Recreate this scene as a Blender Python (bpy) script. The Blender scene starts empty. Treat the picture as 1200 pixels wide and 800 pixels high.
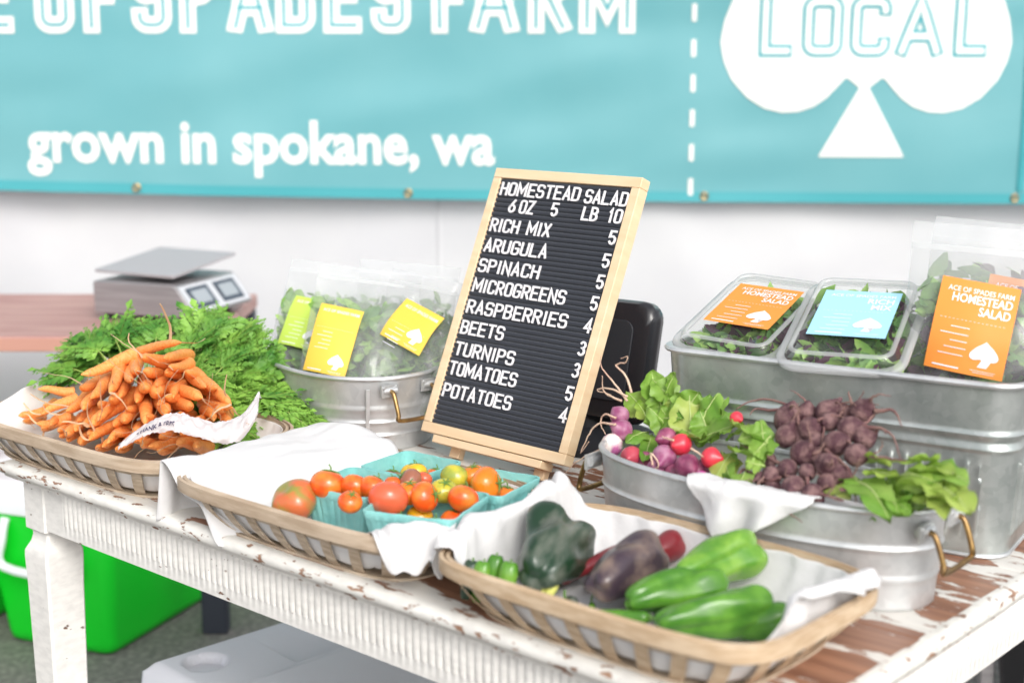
import bpy, bmesh, math, random
from mathutils import Vector, Matrix, noise

# ------------------------------------------------------------------ camera, world, sun, exposure
S = bpy.context.scene
COL = S.collection
R = math.radians
cam_d = bpy.data.cameras.new('camera')
cam = bpy.data.objects.new('camera', cam_d); COL.objects.link(cam); S.camera = cam
cam.location = (0, 0, 1.38); cam.rotation_euler = (R(90 - 10.823), 0, 0)
cam_d.sensor_width = 36; cam_d.lens = 51.0; cam_d.clip_end = 500; cam_d.clip_start = .05
cam_d.dof.use_dof = True; cam_d.dof.focus_distance = 2.14; cam_d.dof.aperture_fstop = 3.0

SUN = Vector((.26, -.78, .62)).normalized()
wd = bpy.data.worlds.new('World'); S.world = wd; wd.use_nodes = True
nt = wd.node_tree; nt.nodes.clear()
sky = nt.nodes.new('ShaderNodeTexSky'); sky.sky_type = 'NISHITA'; sky.sun_disc = False
sky.sun_elevation = math.asin(SUN.z); sky.sun_rotation = math.atan2(SUN.x, SUN.y)
sky.dust_density = 3.0; sky.air_density = 1.0
hs = nt.nodes.new('ShaderNodeHueSaturation'); hs.inputs['Saturation'].default_value = .22
bg = nt.nodes.new('ShaderNodeBackground'); bg.inputs['Strength'].default_value = .15
wo = nt.nodes.new('ShaderNodeOutputWorld')
nt.links.new(sky.outputs[0], hs.inputs['Color']); nt.links.new(hs.outputs[0], bg.inputs[0]); nt.links.new(bg.outputs[0], wo.inputs[0])
sl = bpy.data.lights.new('sun', 'SUN'); sl.energy = .80; sl.angle = R(24); sl.color = (1, .965, .91)
so = bpy.data.objects.new('sun', sl); COL.objects.link(so)
so.rotation_euler = SUN.to_track_quat('Z', 'Y').to_euler(); so.location = (3, -3, 5)
S.view_settings.view_transform = 'Standard'; S.view_settings.look = 'None'
S.view_settings.exposure = .68; S.view_settings.gamma = 1
S.view_settings.use_curve_mapping = False
S.cycles.max_bounces = 8; S.cycles.transparent_max_bounces = 24; S.cycles.caustics_reflective = False; S.cycles.caustics_refractive = False
S.cycles.use_denoising = True

# ------------------------------------------------------------------ frames
TA = R(-41.5); LC = Vector((-.8077, 2.2310)); TZ = .76
UX = Vector((math.cos(TA), math.sin(TA))); VX = Vector((-math.sin(TA), math.cos(TA)))
def T(u, v, z=0.0):
    q = LC + UX * u + VX * v
    return Vector((q.x, q.y, TZ + z))
rnd = random.Random(7)
def nz(x, y=0, z=0): return noise.noise(Vector((x, y, z)))
def lerp(a, b, t): return a + (b - a) * t
def clamp(x, a=0., b=1.): return max(a, min(b, x))
def smooth(a, b, x):
    t = clamp((x - a) / (b - a)); return t * t * (3 - 2 * t)
def interp(x, xs, ys):
    if x <= xs[0]: return ys[0]
    for i in range(len(xs) - 1):
        if x <= xs[i + 1]: return lerp(ys[i], ys[i + 1], (x - xs[i]) / (xs[i + 1] - xs[i]))
    return ys[-1]

# ------------------------------------------------------------------ materials
def mat(name, col, rough=.6, metal=0., col2=None, ns=8., lo=.4, hi=.62, st=(1, 1, 1), bump=0., bs=60., sss=0., transl=0., coat=0., spec=.5, detail=5., sheen=0.):
    m = bpy.data.materials.new(name); m.use_nodes = True
    t = m.node_tree; p = t.nodes['Principled BSDF']; L = t.links.new
    p.inputs['Base Color'].default_value = (*col, 1); p.inputs['Roughness'].default_value = rough
    p.inputs['Metallic'].default_value = metal; p.inputs['Specular IOR Level'].default_value = spec
    p.inputs['Coat Weight'].default_value = coat; p.inputs['Sheen Weight'].default_value = sheen
    if sss:
        p.inputs['Subsurface Weight'].default_value = sss; p.inputs['Subsurface Scale'].default_value = .006
        p.inputs['Subsurface Radius'].default_value = (1, .5, .25)
    tc = t.nodes.new('ShaderNodeTexCoord'); mp = t.nodes.new('ShaderNodeMapping'); mp.inputs['Scale'].default_value = st
    L(tc.outputs['Object'], mp.inputs[0])
    if col2:
        n = t.nodes.new('ShaderNodeTexNoise'); n.inputs['Scale'].default_value = ns; n.inputs['Detail'].default_value = detail
        L(mp.outputs[0], n.inputs['Vector'])
        r = t.nodes.new('ShaderNodeValToRGB'); r.color_ramp.elements[0].position = lo; r.color_ramp.elements[1].position = hi
        r.color_ramp.elements[0].color = (*col, 1); r.color_ramp.elements[1].color = (*col2, 1)
        L(n.outputs['Fac'], r.inputs[0]); L(r.outputs[0], p.inputs['Base Color'])
    if bump:
        n2 = t.nodes.new('ShaderNodeTexNoise'); n2.inputs['Scale'].default_value = bs; n2.inputs['Detail'].default_value = 4
        L(mp.outputs[0], n2.inputs['Vector'])
        b = t.nodes.new('ShaderNodeBump'); b.inputs['Strength'].default_value = bump; b.inputs['Distance'].default_value = .004
        L(n2.outputs['Fac'], b.inputs['Height']); L(b.outputs[0], p.inputs['Normal'])
    if transl:
        tr = t.nodes.new('ShaderNodeBsdfTranslucent'); mx = t.nodes.new('ShaderNodeMixShader'); mx.inputs[0].default_value = transl
        if col2: L(r.outputs[0], tr.inputs[0])
        else: tr.inputs[0].default_value = (*col, 1)
        L(p.outputs[0], mx.inputs[1]); L(tr.outputs[0], mx.inputs[2])
        L(mx.outputs[0], t.nodes['Material Output'].inputs['Surface'])
    return m

def plastic(name, white=.16, tint=(1, 1, 1), rough=.12):
    m = bpy.data.materials.new(name); m.use_nodes = True
    t = m.node_tree; t.nodes.clear(); L = t.links.new
    o = t.nodes.new('ShaderNodeOutputMaterial'); tr = t.nodes.new('ShaderNodeBsdfTransparent'); tr.inputs[0].default_value = (*[c * .97 for c in tint], 1)
    df = t.nodes.new('ShaderNodeBsdfDiffuse'); df.inputs[0].default_value = (.85, .86, .87, 1)
    tl = t.nodes.new('ShaderNodeBsdfTranslucent'); tl.inputs[0].default_value = (.85, .86, .87, 1)
    gl = t.nodes.new('ShaderNodeBsdfGlossy'); gl.inputs['Roughness'].default_value = rough
    a = t.nodes.new('ShaderNodeMixShader'); a.inputs[0].default_value = .35; L(df.outputs[0], a.inputs[1]); L(tl.outputs[0], a.inputs[2])
    b = t.nodes.new('ShaderNodeMixShader'); b.inputs[0].default_value = white; L(tr.outputs[0], b.inputs[1]); L(a.outputs[0], b.inputs[2])
    lw0 = t.nodes.new('ShaderNodeLayerWeight'); lw1 = t.nodes.new('ShaderNodeMath'); lw1.operation = 'POWER'; lw1.inputs[1].default_value = 4; L(lw0.outputs['Facing'], lw1.inputs[0]); lw = t.nodes.new('ShaderNodeMath'); lw.operation = 'MULTIPLY_ADD'; lw.inputs[1].default_value = .45; lw.inputs[2].default_value = .035; L(lw1.outputs[0], lw.inputs[0])
    c = t.nodes.new('ShaderNodeMixShader'); L(lw.outputs[0], c.inputs[0]); L(b.outputs[0], c.inputs[1]); L(gl.outputs[0], c.inputs[2])
    L(c.outputs[0], o.inputs[0]); return m

def peel(name, wood, wood2, paint, lo, hi, st, ns, grain=(2, 40, 40), pr=.45, zone=None):
    """old paint flaking off wood: a hard edged noise mask, wood grain below, raised paint edge"""
    m = bpy.data.materials.new(name); m.use_nodes = True
    t = m.node_tree; p = t.nodes['Principled BSDF']; L = t.links.new
    tc = t.nodes.new('ShaderNodeTexCoord')
    mp = t.nodes.new('ShaderNodeMapping'); mp.inputs['Scale'].default_value = st; L(tc.outputs['Object'], mp.inputs[0])
    mg = t.nodes.new('ShaderNodeMapping'); mg.inputs['Scale'].default_value = grain; L(tc.outputs['Object'], mg.inputs[0])
    n = t.nodes.new('ShaderNodeTexNoise'); n.inputs['Scale'].default_value = ns; n.inputs['Detail'].default_value = 9; n.inputs['Roughness'].default_value = .62; L(mp.outputs[0], n.inputs['Vector'])
    fac = n.outputs['Fac']
    if zone:      # paint worn further towards one end of the board
        sx = t.nodes.new('ShaderNodeSeparateXYZ'); L(tc.outputs['Object'], sx.inputs[0])
        mr = t.nodes.new('ShaderNodeMapRange'); mr.inputs['From Min'].default_value = zone[0]; mr.inputs['From Max'].default_value = zone[1]
        mr.inputs['To Min'].default_value = zone[2]; mr.inputs['To Max'].default_value = zone[3]; L(sx.outputs['X'], mr.inputs['Value'])
        ad = t.nodes.new('ShaderNodeMath'); ad.operation = 'ADD'; L(fac, ad.inputs[0]); L(mr.outputs[0], ad.inputs[1]); fac = ad.outputs[0]
    r = t.nodes.new('ShaderNodeValToRGB'); r.color_ramp.elements[0].position = lo; r.color_ramp.elements[1].position = hi; L(fac, r.inputs[0])
    g = t.nodes.new('ShaderNodeTexNoise'); g.inputs['Scale'].default_value = 3; g.inputs['Detail'].default_value = 7; L(mg.outputs[0], g.inputs['Vector'])
    gr = t.nodes.new('ShaderNodeValToRGB'); gr.color_ramp.elements[0].position = .35; gr.color_ramp.elements[1].position = .68
    gr.color_ramp.elements[0].color = (*wood2, 1); gr.color_ramp.elements[1].color = (*wood, 1); L(g.outputs['Fac'], gr.inputs[0])
    pn = t.nodes.new('ShaderNodeTexNoise'); pn.inputs['Scale'].default_value = 9; pn.inputs['Detail'].default_value = 6; L(mp.outputs[0], pn.inputs['Vector'])
    pc = t.nodes.new('ShaderNodeValToRGB'); pc.color_ramp.elements[0].position = .3; pc.color_ramp.elements[1].position = .6
    pc.color_ramp.elements[0].color = (*[c * .86 for c in paint], 1); pc.color_ramp.elements[1].color = (*paint, 1); L(pn.outputs['Fac'], pc.inputs[0])
    mx = t.nodes.new('ShaderNodeMix'); mx.data_type = 'RGBA'; L(r.outputs[0], mx.inputs[0]); L(gr.outputs[0], mx.inputs[6]); L(pc.outputs[0], mx.inputs[7])
    L(mx.outputs[2], p.inputs['Base Color'])
    b = t.nodes.new('ShaderNodeBump'); b.inputs['Strength'].default_value = .6; b.inputs['Distance'].default_value = .0015; L(r.outputs[0], b.inputs['Height'])
    b2 = t.nodes.new('ShaderNodeBump'); b2.inputs['Strength'].default_value = .25; b2.inputs['Distance'].default_value = .001; L(g.outputs['Fac'], b2.inputs['Height']); L(b.outputs[0], b2.inputs['Normal'])
    L(b2.outputs[0], p.inputs['Normal']); p.inputs['Roughness'].default_value = pr; return m

def galv(name, c1, c2, rough=.36):
    m = bpy.data.materials.new(name); m.use_nodes = True
    t = m.node_tree; p = t.nodes['Principled BSDF']; L = t.links.new
    tc = t.nodes.new('ShaderNodeTexCoord')
    v = t.nodes.new('ShaderNodeTexVoronoi'); v.inputs['Scale'].default_value = 95; L(tc.outputs['Object'], v.inputs['Vector'])
    n = t.nodes.new('ShaderNodeTexNoise'); n.inputs['Scale'].default_value = 14; n.inputs['Detail'].default_value = 8; L(tc.outputs['Object'], n.inputs['Vector'])
    a = t.nodes.new('ShaderNodeMath'); a.operation = 'MULTIPLY_ADD'; L(v.outputs['Color'], a.inputs[0]); a.inputs[1].default_value = .22; L(n.outputs['Fac'], a.inputs[2])
    r = t.nodes.new('ShaderNodeValToRGB'); r.color_ramp.elements[0].position = .4; r.color_ramp.elements[1].position = .8
    r.color_ramp.elements[0].color = (*c1, 1); r.color_ramp.elements[1].color = (*c2, 1); L(a.outputs[0], r.inputs[0]); L(r.outputs[0], p.inputs['Base Color'])
    p.inputs['Metallic'].default_value = .68
    mr = t.nodes.new('ShaderNodeMapRange'); mr.inputs['To Min'].default_value = rough - .08; mr.inputs['To Max'].default_value = rough + .14; L(n.outputs['Fac'], mr.inputs['Value']); L(mr.outputs[0], p.inputs['Roughness'])
    b = t.nodes.new('ShaderNodeBump'); b.inputs['Strength'].default_value = .08; b.inputs['Distance'].default_value = .003; L(n.outputs['Fac'], b.inputs['Height']); L(b.outputs[0], p.inputs['Normal'])
    return m

M = {}
M['asphalt'] = mat('asphalt', (.14, .13, .125), .9, col2=(.24, .225, .21), ns=60, bump=.5, bs=220)
M['tarp'] = mat('white_tarp', (.74, .74, .76), .55, col2=(.78, .78, .79), ns=3, transl=.30, bump=.06, bs=25)
M['teal'] = mat('teal_vinyl', (.135, .405, .445), .34, col2=(.18, .455, .49), ns=2.2, lo=.3, hi=.7, transl=.15, bump=.05, bs=16)
M['teal_hem'] = mat('teal_vinyl_hem', (.055, .345, .385), .45)
M['teal_line'] = mat('teal_print_line', (.06, .36, .41), .45)
M['print'] = mat('white_print', (.86, .84, .80), .5)
M['brass'] = mat('brass', (.46, .30, .12), .36, metal=1., col2=(.30, .19, .09), ns=60)
M['whitecloth'] = mat('white_cotton', (.76, .75, .75), .9, bump=.55, bs=42, transl=.12, sheen=.2)
M['linen'] = mat('unbleached_linen', (.83, .80, .78), .9, bump=.55, bs=42, transl=.1)
M['galv'] = galv('galvanised_steel', (.54, .555, .56), (.72, .73, .735), .40)
M['galv_aged'] = galv('aged_galvanised_steel', (.36, .40, .385), (.55, .58, .565), .33)
M['splint'] = mat('ash_splint', (.42, .32, .225), .75, col2=(.60, .49, .37), ns=5, st=(6, 6, 30), bump=.3, bs=30)
M['splint_rim'] = mat('ash_rim', (.44, .33, .23), .7, col2=(.58, .46, .34), ns=4, st=(4, 4, 30), bump=.3, bs=30)
M['splint_warm'] = mat('warm_ash_splint', (.52, .37, .23), .7, col2=(.66, .51, .35), ns=5, st=(6, 6, 30), bump=.3, bs=30)
M['pine'] = mat('pine', (.78, .56, .34), .55, col2=(.84, .66, .44), ns=3, st=(3, 3, 22), lo=.3, hi=.7)
M['pine_side'] = M['pine']
M['felt'] = mat('black_felt', (.027, .032, .045), .95, sheen=.3, spec=.2)
M['letter'] = mat('white_letter_plastic', (.86, .84, .86), .4)
M['paint'] = peel('chipped_white_paint', (.22, .11, .06), (.12, .06, .035), (.83, .81, .77), .30, .325, (5, 5, 12), 6)
M['paint_lip'] = peel('chipped_lip_paint', (.42, .25, .16), (.22, .11, .07), (.82, .80, .75), .39, .41, (5, 7, 16), 7)
M['top'] = peel('peeling_table_top', (.40, .20, .12), (.22, .10, .06), (.80, .77, .72), .515, .53, (1.6, 5.5, 1), 3.2, grain=(1.5, 24, 1), zone=(.3, 1.45, .02, -.035))
M['brown_top'] = mat('brown_table_wood', (.42, .215, .19), .5, col2=(.54, .32, .28), ns=4, st=(1, 9, 9), bump=.15, bs=20)
M['brown_edge'] = mat('brown_table_edge', (.50, .26, .20), .5)
M['steel'] = mat('brushed_steel', (.34, .325, .33), .42, metal=.6, col2=(.42, .40, .41), ns=6, st=(1, 30, 30))
M['plate'] = mat('steel_plate', (.42, .395, .41), .5, metal=.1)
M['lcd'] = mat('lcd_grey', (.38, .40, .43), .25)
M['lcdframe'] = mat('lcd_bezel', (.06, .07, .10), .4)
M['panel'] = mat('keypad_panel', (.62, .62, .65), .4)
M['black'] = mat('black_plastic', (.018, .018, .022), .28, coat=.2)
M['blackmatte'] = mat('black_matte', (.02, .022, .028), .6)
M['navy'] = mat('dark_steel_leg', (.03, .035, .05), .5)
M['green'] = mat('green_cooler_plastic', (.004, .60, .022), .42, bump=.06, bs=180)
M['coolerwhite'] = mat('white_cooler_plastic', (.78, .79, .83), .45, bump=.08, bs=200)
M['coolergrey'] = mat('white_cooler_lid', (.70, .71, .76), .5, bump=.08, bs=200)
M['pulp'] = mat('teal_pulp', (.21, .55, .53), .85, col2=(.28, .62, .59), ns=30, bump=.35, bs=120)
M['carrot'] = mat('carrot_skin', (.94, .41, .125), .48, col2=(.86, .29, .06), ns=9, st=(.2, .2, 4), bump=.35, bs=22, sss=.15)
M['hair'] = mat('pale_root', (.72, .50, .30), .7)
M['frond'] = mat('carrot_frond', (.05, .20, .02), .55, col2=(.28, .52, .08), ns=17, lo=.36, hi=.64, transl=.18)
M['frond_stem'] = mat('carrot_stem', (.32, .46, .10), .5)
M['bag_lf'] = mat('salad_leaf', (.20, .42, .07), .5, col2=(.38, .58, .16), ns=25, transl=.25)
M['bag_lf2'] = mat('dark_salad_leaf', (.10, .25, .06), .5, col2=(.22, .40, .11), ns=25, transl=.2)
M['purple_lf'] = mat('purple_salad_leaf', (.10, .035, .07), .5, transl=.15)
M['leaf'] = mat('turnip_leaf', (.15, .34, .035), .45, col2=(.33, .50, .10), ns=16, lo=.35, hi=.68, transl=.3, bump=.3, bs=60)
M['leaf_y'] = mat('yellowing_beet_leaf', (.27, .45, .06), .45, col2=(.50, .58, .15), ns=12, lo=.35, hi=.68, transl=.3, bump=.3, bs=60)
M['vein'] = mat('leaf_vein', (.48, .58, .22), .5)
M['beet'] = mat('beet_skin', (.09, .036, .046), .8, col2=(.23, .13, .125), ns=85, bump=.8, bs=260)
M['beet_root'] = mat('beet_root', (.26, .155, .13), .8, col2=(.18, .08, .08), ns=40)
M['turnip_w'] = mat('white_turnip_skin', (.80, .72, .66), .35, col2=(.50, .14, .34), ns=34, st=(1, 1, 1), lo=.50, hi=.60, sss=.1)
M['turnip_p'] = mat('purple_turnip_skin', (.30, .07, .17), .4, col2=(.46, .22, .32), ns=60, sss=.1)
M['turnip_r'] = mat('red_turnip_skin', (.52, .07, .10), .35, col2=(.42, .05, .09), ns=16, sss=.1)
M['radish'] = mat('red_radish_skin', (.72, .05, .075), .3, col2=(.62, .03, .06), ns=16, sss=.1)
M['turnip_d'] = mat('dark_purple_turnip_skin', (.20, .035, .09), .35, col2=(.36, .10, .18), ns=60, sss=.1)
M['turnip_m'] = mat('magenta_turnip_skin', (.50, .06, .30), .35, sss=.1)
M['troot'] = mat('cream_root', (.72, .54, .40), .6, col2=(.62, .40, .30), ns=30)
M['tom'] = mat('orange_red_tomato', (.80, .10, .012), .22, col2=(.80, .22, .03), ns=40, sss=.15, coat=.3)
M['tom_pink'] = mat('pinkish_tomato', (.76, .12, .05), .25, col2=(.72, .17, .08), ns=9, sss=.15, coat=.3)
M['tom_or'] = mat('orange_tomato', (.86, .20, .012), .22, col2=(.86, .26, .02), ns=9, sss=.15, coat=.3)
M['tom_y'] = mat('yellow_tomato', (.84, .50, .02), .25, col2=(.82, .34, .02), ns=12, sss=.15, coat=.3)
M['tom_gy'] = mat('green_yellow_tomato', (.60, .52, .05), .25, col2=(.30, .36, .05), ns=50, sss=.15, coat=.3)
M['tom_br'] = mat('brown_tomato', (.32, .12, .07), .25, col2=(.42, .18, .12), ns=12, sss=.1, coat=.3)
M['tom_str'] = mat('striped_heirloom_tomato', (.28, .26, .05), .28, col2=(.60, .15, .05), ns=44, st=(1, 1, .25), lo=.44, hi=.6, sss=.1, coat=.3)
M['calyx'] = mat('green_calyx', (.12, .24, .05), .6)
M['pep_dg'] = mat('dark_green_pepper', (.012, .040, .018), .34, col2=(.15, .16, .13), ns=42, st=(1, 1, .3), lo=.48, hi=.74, coat=.2, bump=.25, bs=24)
M['pep_g'] = mat('green_pepper', (.055, .185, .015), .24, col2=(.12, .30, .03), ns=30, coat=.12, bump=.12, bs=30, sss=.05)
M['pep_g2'] = mat('light_green_pepper', (.095, .26, .025), .24, col2=(.20, .38, .05), ns=30, coat=.12, bump=.12, bs=30, sss=.05)
M['pep_p'] = mat('purple_pepper', (.05, .032, .045), .32, col2=(.21, .15, .12), ns=32, lo=.42, hi=.7, coat=.2, bump=.15, bs=24)
M['pep_r'] = mat('dark_red_pepper', (.20, .018, .025), .28, col2=(.28, .04, .045), ns=10, coat=.4)
M['pep_y'] = mat('pale_yellow_pepper', (.70, .70, .18), .3, coat=.3)
M['lab_or'] = mat('orange_label', (.88, .29, .045), .5)
M['lab_bl'] = mat('light_blue_label', (.36, .66, .84), .5)
M['lab_ye'] = mat('yellow_label', (.86, .55, .07), .5)
M['lab_li'] = mat('lime_label', (.52, .70, .10), .5)
M['paper'] = mat('paper', (.66, .66, .69), .7)
M['lab_wh'] = mat('white_label', (.84, .84, .85), .6)
M['ink'] = mat('navy_ink', (.03, .03, .10), .6)
M['teal_ink'] = mat('teal_ink', (.10, .50, .56), .5)
M['bag'] = plastic('clear_bag_plastic', .22, (1.02, 1.02, 1.02))
M['bag_hazy'] = plastic('hazy_bag_plastic', .30, (1.02, 1.02, 1.02))
M['bag_zip'] = plastic('zip_strip_plastic', .5)
M['pet'] = plastic('clear_tray_plastic', .05, (1.02, 1.03, 1.02), .06)
M['pet_rim'] = plastic('clear_rim_plastic', .42, (1, 1, 1), .08)
M['pbag'] = mat('printed_produce_bag', (.80, .77, .78), .4, transl=.35, bump=.2, bs=50)

# ------------------------------------------------------------------ mesh builder
class MB:
    def __init__(s): s.v = []; s.f = []; s.m = []
    def add(s, vs, fs, mi=0):
        o = len(s.v); s.v += [Vector(p) for p in vs]
        s.f += [tuple(i + o for i in f) for f in fs]; s.m += [mi] * len(fs)
    def box(s, c, d, mi=0, rot=None):
        x, y, z = d[0] / 2, d[1] / 2, d[2] / 2
        vs = [Vector((a, b, e)) for a in (-x, x) for b in (-y, y) for e in (-z, z)]
        if rot is not None: vs = [rot @ p for p in vs]
        s.add([p + Vector(c) for p in vs], [(0, 1, 3, 2), (4, 6, 7, 5), (0, 4, 5, 1), (2, 3, 7, 6), (0, 2, 6, 4), (1, 5, 7, 3)], mi)
    def rings(s, rs, closed=True, caps=(True, True), mi=0):
        n = len(rs[0]); vs = [p for r in rs for p in r]; fs = []
        for i in range(len(rs) - 1):
            for j in range(n if closed else n - 1):
                k = (j + 1) % n
                fs.append((i * n + j, i * n + k, (i + 1) * n + k, (i + 1) * n + j))
        if caps[0]: fs.append(tuple(range(n))[::-1])
        if caps[1]: fs.append(tuple((len(rs) - 1) * n + j for j in range(n)))
        s.add(vs, fs, mi)
    def tube(s, path, rad, n=8, mi=0, caps=True):
        P = [Vector(p) for p in path]; N = len(P)
        if not isinstance(rad, (list, tuple)): rad = [rad] * N
        rs = []; up = None
        for i in range(N):
            d = (P[min(i + 1, N - 1)] - P[max(i - 1, 0)]); d = d.normalized() if d.length > 1e-9 else Vector((0, 0, 1))
            if up is None: up = d.orthogonal().normalized()
            else:
                up = up - d * up.dot(d); up = up.normalized() if up.length > 1e-6 else d.orthogonal().normalized()
            w = d.cross(up)
            rs.append([P[i] + (up * math.cos(a) + w * math.sin(a)) * rad[i] for a in [2 * math.pi * k / n for k in range(n)]])
        s.rings(rs, caps=(caps, caps), mi=mi)
    def grid(s, fn, nu, nv, mi=0):
        vs = [fn(i / nu, j / nv) for i in range(nu + 1) for j in range(nv + 1)]
        fs = [(i * (nv + 1) + j, (i + 1) * (nv + 1) + j, (i + 1) * (nv + 1) + j + 1, i * (nv + 1) + j + 1) for i in range(nu) for j in range(nv)]
        s.add(vs, fs, mi)
    def xf(s, mtx):
        s.v = [mtx @ p for p in s.v]; return s
    def build(s, name, m, parent=None, sm=True, bevel=0, loc=None, rotz=0, ang=38, solid=0):
        me = bpy.data.meshes.new(name); me.from_pydata([tuple(p) for p in s.v], [], s.f)
        for x in (m if isinstance(m, (list, tuple)) else [m]): me.materials.append(x)
        me.polygons.foreach_set('material_index', s.m)
        me.update()
        if sm:
            me.polygons.foreach_set('use_smooth', [True] * len(me.polygons)); me.set_sharp_from_angle(angle=R(ang))
        o = bpy.data.objects.new(name, me); COL.objects.link(o)
        if parent is not None: o.parent = parent
        if loc is not None: o.location = loc
        o.rotation_euler = (0, 0, rotz)
        if solid:
            b = o.modifiers.new('solid', 'SOLIDIFY'); b.thickness = solid; b.offset = 0
        if bevel:
            b = o.modifiers.new('bevel', 'BEVEL'); b.width = bevel; b.segments = 3; b.limit_method = 'ANGLE'
        return o

def tag(o, label, cat, group=None, kind=None):
    if label: o['label'] = label
    if cat: o['category'] = cat
    if group: o['group'] = group
    if kind: o['kind'] = kind
    return o
def thing(name, label, cat, loc=(0, 0, 0), rotz=0, group=None):
    o = bpy.data.objects.new(name, None); COL.objects.link(o); o.empty_display_size = .05
    o.location = loc; o.rotation_euler = (0, 0, rotz); return tag(o, label, cat, group)
def axes(A, B, roll=0.):
    """matrix: origin A, local z along A->B"""
    A = Vector(A); d = (Vector(B) - A).normalized()
    q = d.to_track_quat('Z', 'Y').to_matrix().to_4x4()
    return Matrix.Translation(A) @ q @ Matrix.Rotation(roll, 4, 'Z')
def catmull(P, n=6):
    P = [Vector(p) for p in P]; out = []
    for i in range(len(P) - 1):
        a = P[max(i - 1, 0)]; b = P[i]; c = P[i + 1]; d = P[min(i + 2, len(P) - 1)]
        for k in range(n):
            t = k / n
            out.append(.5 * ((2 * b) + (c - a) * t + (2 * a - 5 * b + 4 * c - d) * t * t + (3 * b - a - 3 * c + d) * t ** 3))
    return out + [P[-1]]
def sup(a, b, th, e=5.):
    c, s = math.cos(th), math.sin(th)
    return (a * math.copysign(abs(c) ** (2 / e), c), b * math.copysign(abs(s) ** (2 / e), s))
def rrect(a, b, r, n=6, per=0):
    """rounded rectangle outline, half sizes a b"""
    P = []
    for cx, cy, a0 in ((a - r, b - r, 0), (-a + r, b - r, 90), (-a + r, -b + r, 180), (a - r, -b + r, 270)):
        for k in range(n + 1):
            t = R(a0 + 90 * k / n); P.append((cx + r * math.cos(t), cy + r * math.sin(t)))
    if per:       # resample evenly
        Q = P + [P[0]]; L = [0]
        for i in range(len(Q) - 1): L.append(L[-1] + math.dist(Q[i], Q[i + 1]))
        out = []; j = 0
        for k in range(per):
            d = L[-1] * k / per
            while L[j + 1] < d: j += 1
            t = (d - L[j]) / max(1e-9, L[j + 1] - L[j]); out.append((lerp(Q[j][0], Q[j + 1][0], t), lerp(Q[j][1], Q[j + 1][1], t)))
        return out
    return P

# ------------------------------------------------------------------ lettering
def arc(cx, cy, rx, ry, a0, a1, n=7):
    return [(cx + rx * math.cos(R(lerp(a0, a1, k / n))), cy + ry * math.sin(R(lerp(a0, a1, k / n)))) for k in range(n + 1)]
def glyph(ch, w=.5, r=.17):
    """stroke paths in a w x 1 box; a path ending in None is closed"""
    o = [(0, r)] + arc(r, r, r, r, 180, 270) + arc(w - r, r, r, r, 270, 360) + arc(w - r, 1 - r, r, r, 0, 90) + arc(r, 1 - r, r, r, 90, 180) + [None]
    m = .52
    G = {
        'A': [[(0, 0), (w / 2, 1), (w, 0)], [(w * .17, .3), (w * .83, .3)]],
        'B': [[(0, 0), (0, 1)] + arc(w - .25, .76, .22, .24, 90, -90) + [(0, m)], [(0, 0)] + arc(w - .25, .26, .25, .26, -90, 90) + [(0, m)]],
        'C': [arc(w - r, 1 - r, r, r, -10, 90) + arc(r, 1 - r, r, r, 90, 180) + arc(r, r, r, r, 180, 270) + arc(w - r, r, r, r, 270, 370)],
        'D': [[(0, 0), (0, 1)] + arc(w - r, 1 - r, r, r, 90, 0) + arc(w - r, r, r, r, 0, -90) + [(0, 0), None]],
        'E': [[(w, 1), (0, 1), (0, 0), (w, 0)], [(0, m), (w * .82, m)]],
        'F': [[(w, 1), (0, 1), (0, 0)], [(0, .5), (w * .82, .5)]],
        'G': [arc(w - r, 1 - r, r, r, -5, 90) + arc(r, 1 - r, r, r, 90, 180) + arc(r, r, r, r, 180, 270) + arc(w - r, r, r, r, 270, 360) + [(w, .47), (w * .55, .47)]],
        'H': [[(0, 0), (0, 1)], [(w, 0), (w, 1)], [(0, m), (w, m)]],
        'I': [[(w / 2, 0), (w / 2, 1)]],
        'L': [[(0, 1), (0, 0), (w, 0)]],
        'M': [[(0, 0), (0, 1), (w / 2, .28), (w, 1), (w, 0)]],
        'N': [[(0, 0), (0, 1), (w, 0), (w, 1)]],
        'O': [o], '0': [o],
        'P': [[(0, 0), (0, 1)] + arc(w - .25, .74, .25, .26, 90, -90) + [(0, .48)]],
        'R': [[(0, 0), (0, 1)] + arc(w - .25, .74, .25, .26, 90, -90) + [(0, .48)], [(w * .48, .48), (w, 0)]],
        'S': [arc(w - r, 1 - r, r, r, 5, 90) + arc(r, 1 - r, r, r, 90, 180) + arc(r, m + r - .02, r, r, 180, 262) + arc(w - r, m - r + .02, r, r, 82, 0) + arc(w - r, r, r, r, 0, -90) + arc(r, r, r, r, 270, 175)],
        'T': [[(0, 1), (w, 1)], [(w / 2, 1), (w / 2, 0)]],
        'U': [[(0, 1)] + arc(r, r, r, r, 180, 270) + arc(w - r, r, r, r, 270, 360) + [(w, 1)]],
        'X': [[(0, 0), (w, 1)], [(0, 1), (w, 0)]],
        'Z': [[(0, 1), (w, 1), (0, 0), (w, 0)]],
        '1': [[(w * .12, .78), (w * .5, 1), (w * .5, 0)]],
        '3': [arc(w - .24, .76, .22, .24, 150, -90) + arc(w - .26, .26, .26, .26, 90, -150)],
        '4': [[(w * .75, 0), (w * .75, 1), (0, .3), (w * 1.05, .3)]],
        '5': [[(w * .95, 1), (w * .08, 1), (0, .56)] + arc(w - .26, .31, .26, .3, 110, -155)],
        '6': [[(w * .85, 1), (w * .1, .45)] + arc(w / 2, .29, w / 2, .29, 160, 520, 18)],
    }
    return G.get(ch, [])
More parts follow.
